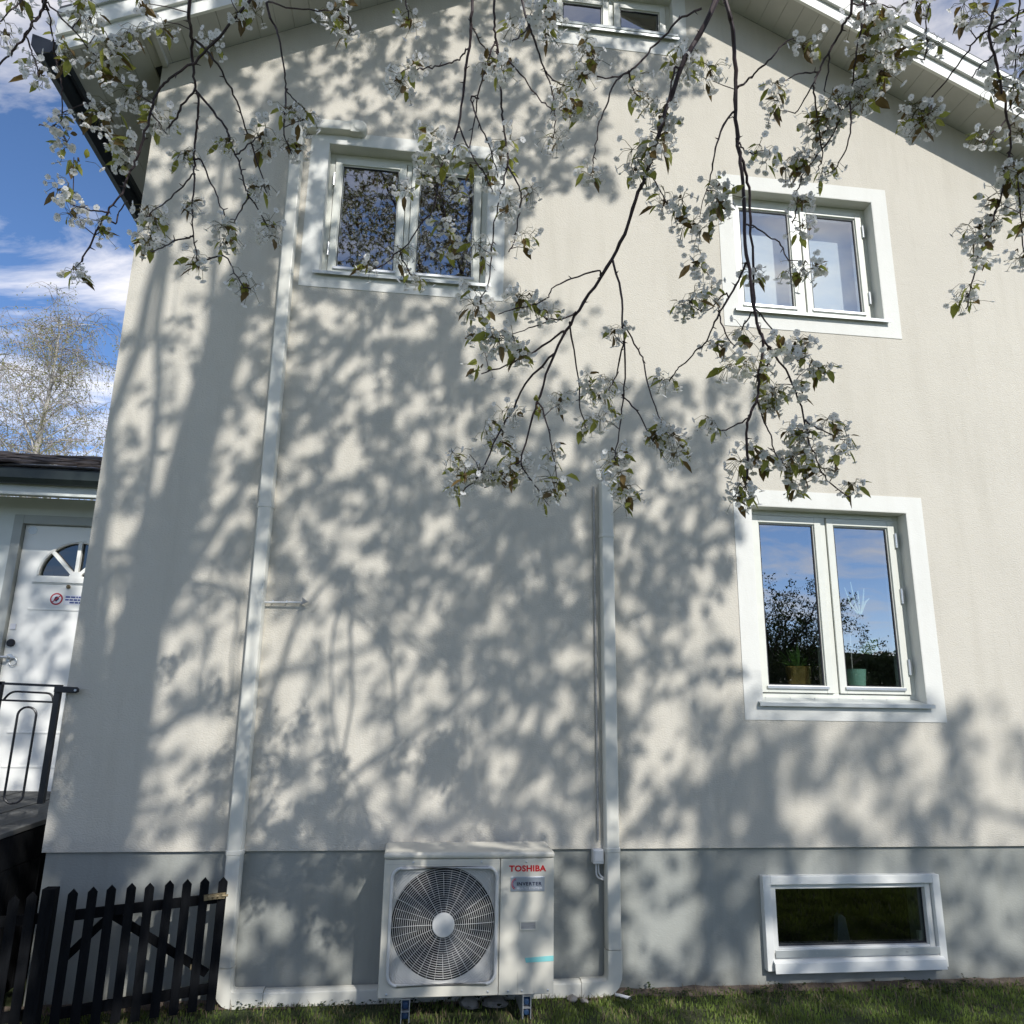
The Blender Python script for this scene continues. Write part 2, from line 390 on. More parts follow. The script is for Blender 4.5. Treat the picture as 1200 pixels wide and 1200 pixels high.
BRANCH_PATHS = [
(1,[0.796,-2.867,3.637,9.2,0.748,-2.819,3.529,8.7,0.715,-2.793,3.466,8.4,0.675,-2.741,3.339,7.8,0.634,-2.658,3.173,7.1,0.617,-2.63,3.131,6.9,0.595,-2.576,3.045,6.6,0.559,-2.52,2.962,6.2,0.498,-2.453,2.868,5.7,0.447,-2.4,2.786,5.3,0.404,-2.353,2.704,4.9,0.364,-2.293,2.576,4.4,0.344,-2.26,2.496,4.0,0.315,-2.211,2.364,3.4]),
(0,[0.315,-2.211,2.364,3.4,0.35,-2.174,2.323,3.1,0.393,-2.127,2.292,2.7,0.42,-2.146,2.243,2.3]),
(0,[0.315,-2.211,2.364,3.4,0.281,-2.187,2.351,3.1,0.25,-2.093,2.341,2.8,0.208,-2.074,2.307,2.4]),
(0,[0.433,-2.384,2.759,4.5,0.42,-2.374,2.766,4.4,0.352,-2.268,2.744,3.8,0.257,-2.235,2.702,3.0,0.174,-2.18,2.689,2.4]),
(0,[0.404,-2.353,2.704,4.5,0.322,-2.279,2.618,4.0,0.275,-2.207,2.531,3.6,0.238,-2.18,2.467,3.3,0.191,-2.154,2.344,2.8,0.15,-2.142,2.297,2.5,0.114,-2.127,2.26,2.3]),
(0,[0.447,-2.4,2.786,3.3,0.447,-2.398,2.78,3.3,0.501,-2.276,2.654,2.9,0.511,-2.254,2.559,2.6,0.533,-2.245,2.483,2.3]),
(0,[0.357,-2.282,2.55,3.4,0.366,-2.284,2.549,3.4,0.391,-2.321,2.447,2.7,0.407,-2.296,2.378,2.3,0.432,-2.257,2.294,1.7]),
(0,[0.559,-2.52,2.962,4.4,0.588,-2.518,2.845,3.9,0.591,-2.517,2.736,3.6,0.608,-2.48,2.63,3.2,0.61,-2.434,2.535,2.8,0.609,-2.401,2.449,2.5,0.593,-2.38,2.346,2.2]),
(0,[0.591,-2.517,2.736,3.2,0.597,-2.514,2.73,3.2,0.654,-2.465,2.679,3.0,0.677,-2.453,2.636,2.8,0.686,-2.46,2.546,2.5,0.729,-2.447,2.451,2.1]),
(0,[0.61,-2.434,2.535,3.2,0.614,-2.43,2.531,3.2,0.647,-2.448,2.482,2.8,0.701,-2.417,2.403,2.2]),
(0,[0.599,-2.499,2.683,3.2,0.596,-2.497,2.679,3.2,0.604,-2.379,2.626,2.6,0.579,-2.372,2.576,2.2]),
(0,[0.529,-2.486,2.916,3.3,0.516,-2.499,2.928,3.2,0.442,-2.452,2.919,2.8,0.381,-2.451,2.88,2.4,0.358,-2.47,2.831,2.2]),
(0,[0.464,-2.418,2.813,3.3,0.459,-2.423,2.814,3.3,0.407,-2.414,2.79,2.7,0.365,-2.415,2.795,2.2]),
(0,[0.36,-2.46,2.837,2.7,0.322,-2.415,2.837,2.4,0.259,-2.436,2.805,2.0,0.213,-2.4,2.803,1.7]),
(0,[0.365,-2.415,2.795,2.8,0.364,-2.424,2.772,2.6,0.311,-2.401,2.758,2.2,0.24,-2.473,2.692,1.6]),
(1,[0.808,-2.909,3.592,7.0,0.838,-2.881,3.534,6.9,0.855,-2.851,3.474,6.8,0.871,-2.808,3.38,6.6,0.884,-2.77,3.279,6.4,0.904,-2.742,3.183,6.2,0.921,-2.711,3.059,5.9,0.938,-2.671,2.912,5.6,0.97,-2.631,2.779,5.3,0.995,-2.607,2.708,5.2,1.014,-2.591,2.666,5.1,1.012,-2.552,2.578,4.9,1.014,-2.522,2.514,4.8,0.998,-2.495,2.467,4.7,0.998,-2.471,2.419,4.6,1.013,-2.431,2.34,4.5,1.019,-2.406,2.291,4.4]),
(0,[0.891,-2.761,3.247,5.2,0.889,-2.759,3.243,5.1,0.925,-2.724,3.17,4.9,0.954,-2.682,3.114,4.7,0.979,-2.626,2.975,4.2,0.987,-2.604,2.811,3.6,1.0,-2.587,2.719,3.3,1.021,-2.578,2.682,3.2]),
(0,[1.015,-2.581,2.694,4.2,1.11,-2.53,2.615,3.8,1.149,-2.515,2.547,3.6,1.182,-2.493,2.463,3.2,1.203,-2.467,2.405,3.0,1.236,-2.441,2.364,2.8,1.273,-2.41,2.323,2.7,1.331,-2.374,2.287,2.5,1.409,-2.341,2.262,2.3]),
(0,[1.182,-2.493,2.463,3.2,1.221,-2.483,2.448,2.9,1.307,-2.408,2.46,2.6,1.392,-2.34,2.466,2.3]),
(0,[1.014,-2.522,2.514,3.2,1.058,-2.469,2.472,2.9,1.078,-2.468,2.416,2.6,1.105,-2.434,2.372,2.4,1.154,-2.384,2.354,2.2]),
(0,[0.998,-2.495,2.467,3.2,1.004,-2.495,2.468,3.2,0.996,-2.416,2.468,2.8,0.971,-2.351,2.466,2.3]),
(0,[0.974,-2.627,2.767,3.1,1.064,-2.529,2.769,2.8,1.135,-2.495,2.717,2.2]),
(0,[0.876,-2.789,3.328,4.1,0.829,-2.781,3.247,3.4,0.809,-2.776,3.174,2.9,0.811,-2.733,3.135,2.4,0.811,-2.697,3.109,2.1]),
(0,[0.894,-2.756,3.231,3.1,0.898,-2.756,3.237,3.0,0.899,-2.78,3.191,2.6,0.894,-2.83,3.141,2.3,0.913,-2.834,3.143,2.0]),
(0,[0.871,-2.808,3.38,4.1,0.879,-2.808,3.387,4.0,0.91,-2.821,3.41,3.6,0.925,-2.859,3.416,3.2,0.949,-2.882,3.432,2.8,0.99,-2.881,3.485,2.4,1.033,-2.871,3.526,2.0]),
(0,[0.927,-2.698,3.01,3.1,0.933,-2.694,3.004,3.1,0.968,-2.679,3.01,2.9,1.014,-2.666,2.991,2.7,1.039,-2.694,2.945,2.4,1.057,-2.694,2.894,2.1]),
(0,[0.943,-2.665,2.89,4.2,0.937,-2.658,2.891,4.1,0.924,-2.614,2.843,3.8,0.896,-2.594,2.793,3.5,0.871,-2.568,2.739,3.2,0.855,-2.527,2.694,3.0,0.834,-2.49,2.675,2.8,0.81,-2.438,2.653,2.5,0.796,-2.409,2.641,2.4,0.787,-2.375,2.619,2.3]),
(0,[0.905,-2.601,2.81,3.2,0.887,-2.606,2.815,3.0,0.873,-2.55,2.801,2.5,0.823,-2.582,2.765,2.1]),
(0,[0.884,-2.581,2.766,3.2,0.883,-2.575,2.765,3.1,0.899,-2.576,2.702,2.6,0.957,-2.505,2.698,2.2]),
(0,[0.993,-2.595,2.765,3.2,0.975,-2.598,2.76,3.0,0.983,-2.517,2.753,2.6,0.974,-2.506,2.714,2.2]),
(0,[0.757,-2.856,3.611,4.1,0.708,-2.828,3.602,3.9,0.673,-2.794,3.578,3.7,0.639,-2.764,3.553,3.6,0.611,-2.747,3.518,3.4,0.573,-2.736,3.479,3.2,0.526,-2.728,3.44,3.0,0.496,-2.712,3.357,2.7,0.48,-2.699,3.311,2.5,0.472,-2.674,3.248,2.3,0.47,-2.645,3.201,2.1]),
(0,[0.573,-2.736,3.479,3.2,0.554,-2.658,3.532,2.9,0.503,-2.639,3.534,2.5,0.473,-2.611,3.577,2.2]),
(0,[0.565,-2.735,3.473,3.2,0.565,-2.734,3.465,3.1,0.589,-2.68,3.478,2.7,0.605,-2.669,3.457,2.4,0.618,-2.689,3.425,2.1]),
(0,[0.708,-2.784,3.445,4.1,0.686,-2.797,3.443,3.9,0.679,-2.764,3.364,3.0,0.655,-2.778,3.273,2.3,0.631,-2.799,3.223,2.0]),
(0,[0.648,-2.686,3.229,3.1,0.626,-2.688,3.224,3.0,0.652,-2.668,3.152,2.6,0.692,-2.627,3.141,2.4,0.715,-2.614,3.098,2.1]),
(1,[0.076,-2.695,3.715,5.3,0.078,-2.66,3.653,5.1,0.076,-2.629,3.609,4.9,0.067,-2.59,3.558,4.7,0.065,-2.558,3.512,4.5,0.054,-2.518,3.402,4.0,0.025,-2.492,3.312,3.6,0.007,-2.484,3.284,3.5,-0.005,-2.461,3.188,3.1,-0.016,-2.444,3.13,2.9,-0.053,-2.425,3.088,2.7,-0.091,-2.396,3.034,2.4,-0.132,-2.373,3.007,2.2]),
(0,[0.054,-2.518,3.402,3.3,0.094,-2.498,3.332,3.0,0.127,-2.525,3.249,2.6,0.159,-2.518,3.202,2.3,0.173,-2.494,3.183,2.2]),
(1,[0.14,-2.744,3.671,4.2,0.149,-2.713,3.608,4.0,0.158,-2.689,3.57,3.9,0.181,-2.619,3.48,3.7,0.189,-2.577,3.422,3.6,0.198,-2.558,3.385,3.5,0.217,-2.523,3.304,3.3,0.213,-2.501,3.246,3.2,0.202,-2.482,3.189,3.0,0.187,-2.455,3.102,2.8,0.18,-2.432,3.022,2.6,0.175,-2.395,2.91,2.4,0.153,-2.374,2.867,2.2]),
(0,[0.158,-2.689,3.57,3.2,0.153,-2.689,3.569,3.2,0.134,-2.674,3.517,3.0,0.117,-2.612,3.468,2.8,0.104,-2.55,3.403,2.5,0.092,-2.535,3.285,2.2]),
(0,[0.078,-2.66,3.653,3.2,0.081,-2.657,3.664,3.2,0.106,-2.565,3.706,3.0,0.153,-2.518,3.691,2.5,0.175,-2.503,3.684,2.3]),
(0,[0.113,-2.591,3.447,3.3,0.09,-2.579,3.457,3.2,0.12,-2.569,3.372,2.9,0.154,-2.54,3.321,2.6,0.181,-2.477,3.294,2.4,0.193,-2.447,3.279,2.3]),
(0,[0.214,-2.508,3.265,3.3,0.225,-2.511,3.262,3.3,0.259,-2.496,3.213,3.1,0.27,-2.457,3.189,2.9,0.266,-2.405,3.128,2.6,0.256,-2.401,3.065,2.4,0.239,-2.404,3.03,2.3]),
(0,[0.162,-2.678,3.555,3.2,0.162,-2.678,3.543,3.1,0.208,-2.684,3.502,2.9,0.268,-2.64,3.472,2.7,0.312,-2.626,3.432,2.4,0.343,-2.636,3.399,2.3,0.375,-2.654,3.371,2.1]),
(1,[0.23,-2.755,3.672,4.2,0.253,-2.729,3.607,3.8,0.278,-2.695,3.581,3.6,0.317,-2.638,3.546,3.2,0.348,-2.605,3.492,2.9,0.36,-2.589,3.417,2.5,0.359,-2.58,3.354,2.2]),
(0,[0.322,-2.633,3.537,3.3,0.328,-2.621,3.544,3.2,0.364,-2.562,3.575,2.8,0.405,-2.542,3.575,2.3]),
(0,[0.253,-2.729,3.607,3.2,0.253,-2.71,3.62,3.1,0.238,-2.643,3.655,2.7,0.217,-2.586,3.69,2.2]),
(0,[0.246,-2.738,3.629,3.1,0.246,-2.742,3.63,3.1,0.28,-2.726,3.647,2.6,0.317,-2.7,3.674,2.1]),
(0,[0.071,-2.623,3.602,3.3,0.052,-2.588,3.601,3.1,0.025,-2.58,3.585,2.9,-0.029,-2.541,3.599,2.6,-0.072,-2.481,3.644,2.5,-0.102,-2.439,3.674,2.3]),
(0,[0.001,-2.472,3.236,2.8,-0.008,-2.463,3.251,2.7,-0.055,-2.369,3.284,2.2,-0.102,-2.263,3.335,1.8]),
(0,[-0.003,-2.465,3.204,2.8,-0.017,-2.455,3.214,2.7,0.019,-2.466,3.139,2.1,0.028,-2.391,3.123,1.7]),
(0,[-0.124,-2.377,3.009,2.8,-0.167,-2.358,2.972,2.2,-0.213,-2.371,2.935,1.7]),
(0,[-0.118,-2.38,3.013,2.8,-0.089,-2.353,2.967,2.2,-0.058,-2.359,2.92,1.7]),
(1,[-0.715,-2.8,3.476,5.7,-0.73,-2.732,3.458,5.3,-0.744,-2.66,3.448,5.0,-0.746,-2.615,3.406,4.5,-0.745,-2.594,3.37,4.2,-0.781,-2.565,3.324,3.7,-0.81,-2.539,3.298,3.4,-0.836,-2.515,3.284,3.2]),
(0,[-0.745,-2.594,3.37,4.1,-0.734,-2.579,3.342,4.0,-0.74,-2.553,3.309,3.8,-0.748,-2.53,3.282,3.7,-0.755,-2.501,3.228,3.5,-0.752,-2.491,3.16,3.2,-0.745,-2.485,3.059,2.8,-0.742,-2.477,2.991,2.6,-0.732,-2.46,2.929,2.3,-0.721,-2.435,2.881,2.1]),
(0,[-0.751,-2.49,3.143,3.2,-0.753,-2.487,3.153,3.1,-0.786,-2.464,3.125,2.9,-0.845,-2.394,3.124,2.7,-0.934,-2.286,3.144,2.4,-0.965,-2.256,3.137,2.3]),
(0,[-0.743,-2.592,3.366,4.1,-0.708,-2.562,3.337,3.9,-0.662,-2.543,3.291,3.6,-0.647,-2.539,3.256,3.5,-0.634,-2.536,3.22,3.3,-0.61,-2.531,3.175,3.1,-0.601,-2.523,3.143,2.9,-0.589,-2.506,3.106,2.8,-0.579,-2.493,3.086,2.7,-0.549,-2.46,3.053,2.4,-0.523,-2.416,3.016,2.2]),
(0,[-0.739,-2.684,3.451,4.0,-0.723,-2.684,3.454,3.9,-0.679,-2.66,3.417,3.7,-0.647,-2.609,3.387,3.4,-0.622,-2.556,3.353,3.2,-0.6,-2.513,3.293,2.9,-0.567,-2.487,3.215,2.5,-0.536,-2.466,3.12,2.1]),
(0,[-0.736,-2.465,2.95,3.1,-0.746,-2.458,2.953,3.1,-0.793,-2.452,2.937,2.7,-0.853,-2.385,2.951,2.4,-0.909,-2.322,2.971,2.2]),
(0,[-0.754,-2.496,3.194,3.2,-0.731,-2.506,3.19,3.1,-0.699,-2.479,3.129,2.7,-0.658,-2.516,3.04,2.3,-0.628,-2.547,2.974,2.0]),
(0,[-0.718,-2.443,2.877,3.1,-0.655,-2.413,2.923,2.8,-0.612,-2.436,2.853,2.4,-0.58,-2.425,2.813,2.1]),
(0,[-0.579,-2.493,3.086,3.2,-0.58,-2.497,3.077,3.1,-0.61,-2.45,3.068,2.6,-0.614,-2.49,3.001,2.1]),
(0,[-0.622,-2.534,3.198,3.1,-0.599,-2.564,3.186,2.9,-0.577,-2.556,3.226,2.5,-0.533,-2.616,3.205,2.0]),
(1,[-0.507,-2.914,3.417,4.5,-0.565,-2.872,3.363,4.4,-0.628,-2.823,3.32,4.3,-0.689,-2.778,3.294,4.2,-0.76,-2.734,3.269,4.1,-0.794,-2.715,3.251,4.0,-0.812,-2.695,3.218,3.9,-0.818,-2.685,3.197,3.9,-0.837,-2.661,3.144,3.8,-0.86,-2.636,3.077,3.6,-0.876,-2.624,3.042,3.5,-0.89,-2.612,3.007,3.5,-0.898,-2.603,2.979,3.4,-0.929,-2.589,2.942,3.3,-0.94,-2.582,2.925,3.3,-0.969,-2.563,2.875,3.1,-0.996,-2.54,2.823,3.0,-1.014,-2.526,2.797,3.0]),
(0,[-0.821,-2.681,3.188,2.9,-0.817,-2.683,3.19,2.8,-0.818,-2.613,3.208,2.0]),
(0,[-0.938,-2.583,2.928,2.9,-0.959,-2.617,2.907,2.5,-1.002,-2.592,2.931,2.2,-1.048,-2.558,2.959,2.0]),
(0,[-0.945,-2.579,2.917,2.9,-0.92,-2.568,2.904,2.6,-0.917,-2.56,2.949,2.3,-0.871,-2.621,2.946,1.9]),
(1,[-1.057,-2.844,3.403,4.5,-1.074,-2.822,3.396,4.4,-1.093,-2.801,3.365,4.1,-1.106,-2.8,3.331,3.9,-1.126,-2.788,3.298,3.6,-1.161,-2.761,3.287,3.3,-1.197,-2.725,3.286,3.1,-1.254,-2.672,3.291,2.9]),
(0,[-1.122,-2.79,3.304,2.8,-1.119,-2.789,3.303,2.7,-1.131,-2.738,3.306,2.5,-1.097,-2.759,3.239,2.1,-1.082,-2.766,3.201,1.8]),
(0,[-1.077,-2.819,3.391,2.8,-1.076,-2.818,3.395,2.7,-1.082,-2.758,3.379,2.6,-1.102,-2.693,3.364,2.5,-1.091,-2.659,3.302,2.3,-1.085,-2.648,3.263,2.2,-1.088,-2.616,3.204,2.0]),
(1,[-1.076,-2.818,3.395,2.8,-1.07,-2.816,3.395,2.7,-1.009,-2.812,3.337,2.4,-0.987,-2.72,3.344,2.1,-0.969,-2.688,3.335,1.9]),
(0,[-1.088,-2.616,3.204,3.0,-1.09,-2.609,3.201,2.9,-1.128,-2.589,3.193,2.4,-1.214,-2.5,3.262,2.1]),
(1,[-1.227,-2.66,3.582,3.0,-1.253,-2.67,3.49,2.3,-1.319,-2.613,3.502,2.0]),
(1,[-0.562,-2.615,3.704,4.3,-0.535,-2.589,3.638,3.8,-0.515,-2.584,3.58,3.5,-0.504,-2.544,3.524,3.0,-0.504,-2.493,3.496,2.7,-0.482,-2.459,3.485,2.5,-0.451,-2.436,3.476,2.3]),
(0,[-0.5,-2.488,3.494,3.3,-0.505,-2.487,3.495,3.3,-0.493,-2.518,3.387,2.9,-0.488,-2.526,3.308,2.5,-0.478,-2.502,3.276,2.3,-0.463,-2.491,3.256,2.2]),
(1,[-0.562,-2.615,3.704,3.2,-0.558,-2.611,3.703,3.2,-0.494,-2.533,3.771,2.9,-0.4,-2.528,3.784,2.4,-0.36,-2.524,3.794,2.3]),
(0,[-0.36,-2.524,3.794,3.4,-0.329,-2.541,3.766,2.9,-0.318,-2.473,3.774,2.0,-0.317,-2.455,3.768,1.7]),
(1,[-0.134,-2.631,3.769,3.3,-0.122,-2.65,3.694,2.6,-0.118,-2.594,3.711,2.2]),
(1,[1.18,-2.955,3.598,5.0,1.187,-2.896,3.585,4.6,1.188,-2.856,3.571,4.2,1.165,-2.829,3.525,3.7,1.144,-2.811,3.482,3.3,1.123,-2.774,3.43,2.7,1.109,-2.717,3.406,2.2]),
(1,[1.217,-2.963,3.611,4.0,1.238,-2.902,3.587,3.6,1.237,-2.866,3.514,3.1,1.266,-2.792,3.479,2.6,1.298,-2.718,3.471,2.2]),
(0,[1.13,-2.786,3.448,3.2,1.136,-2.783,3.445,3.1,1.186,-2.71,3.432,2.9,1.23,-2.646,3.428,2.8,1.264,-2.589,3.357,2.4,1.256,-2.571,3.327,2.3]),
(0,[1.238,-2.806,3.384,3.1,1.25,-2.779,3.316,2.8,1.248,-2.742,3.269,2.5,1.258,-2.674,3.262,2.3,1.254,-2.646,3.262,2.2]),
(0,[1.298,-2.718,3.471,3.3,1.277,-2.692,3.426,3.1,1.261,-2.637,3.389,3.0,1.247,-2.578,3.37,2.9,1.225,-2.529,3.339,2.7,1.22,-2.501,3.293,2.6,1.217,-2.48,3.224,2.4,1.206,-2.471,3.189,2.3]),
(0,[1.169,-2.833,3.533,3.1,1.169,-2.832,3.529,3.1,1.207,-2.75,3.527,2.6,1.215,-2.715,3.502,2.2]),
(0,[1.181,-2.946,3.596,3.0,1.208,-2.933,3.611,2.9,1.282,-2.927,3.629,2.4,1.394,-2.855,3.71,2.1]),
(0,[1.14,-2.805,3.474,3.2,1.145,-2.795,3.492,3.1,1.103,-2.785,3.496,2.6,1.107,-2.703,3.552,2.2]),
(1,[1.627,-3.099,3.539,3.8,1.603,-3.061,3.497,3.5,1.559,-3.043,3.471,3.3,1.522,-3.015,3.464,3.1,1.515,-2.97,3.449,2.9,1.51,-2.91,3.438,2.7,1.502,-2.853,3.422,2.4,1.493,-2.815,3.4,2.2,1.484,-2.801,3.389,2.1]),
(1,[1.528,-3.086,3.537,4.8,1.521,-3.058,3.478,4.6,1.527,-3.036,3.434,4.4,1.559,-3.01,3.386,4.2,1.597,-2.975,3.336,4.1,1.651,-2.921,3.274,3.8,1.684,-2.887,3.233,3.7,1.705,-2.849,3.182,3.5,1.701,-2.818,3.14,3.3,1.708,-2.796,3.103,3.2,1.692,-2.757,3.033,2.9,1.676,-2.73,2.975,2.7,1.665,-2.702,2.902,2.5,1.658,-2.682,2.845,2.3,1.652,-2.666,2.798,2.1]),
(1,[1.587,-3.094,3.538,2.9,1.587,-3.072,3.473,2.6,1.646,-2.992,3.446,2.4,1.664,-2.942,3.346,2.0]),
(0,[1.552,-3.015,3.395,2.9,1.541,-2.979,3.399,2.5,1.472,-3.017,3.309,1.9]),
(0,[1.694,-2.868,3.208,3.1,1.692,-2.866,3.206,3.1,1.725,-2.849,3.149,2.8,1.763,-2.807,3.11,2.7,1.856,-2.698,3.06,2.4,1.877,-2.672,3.017,2.2]),
(0,[1.651,-2.921,3.274,3.0,1.602,-2.905,3.228,2.4,1.59,-2.883,3.215,2.0]),
(0,[1.335,-2.928,3.621,3.1,1.443,-2.942,3.679,2.7,1.423,-2.933,3.582,2.4,1.453,-2.89,3.536,2.2,1.462,-2.859,3.521,2.1]),
]
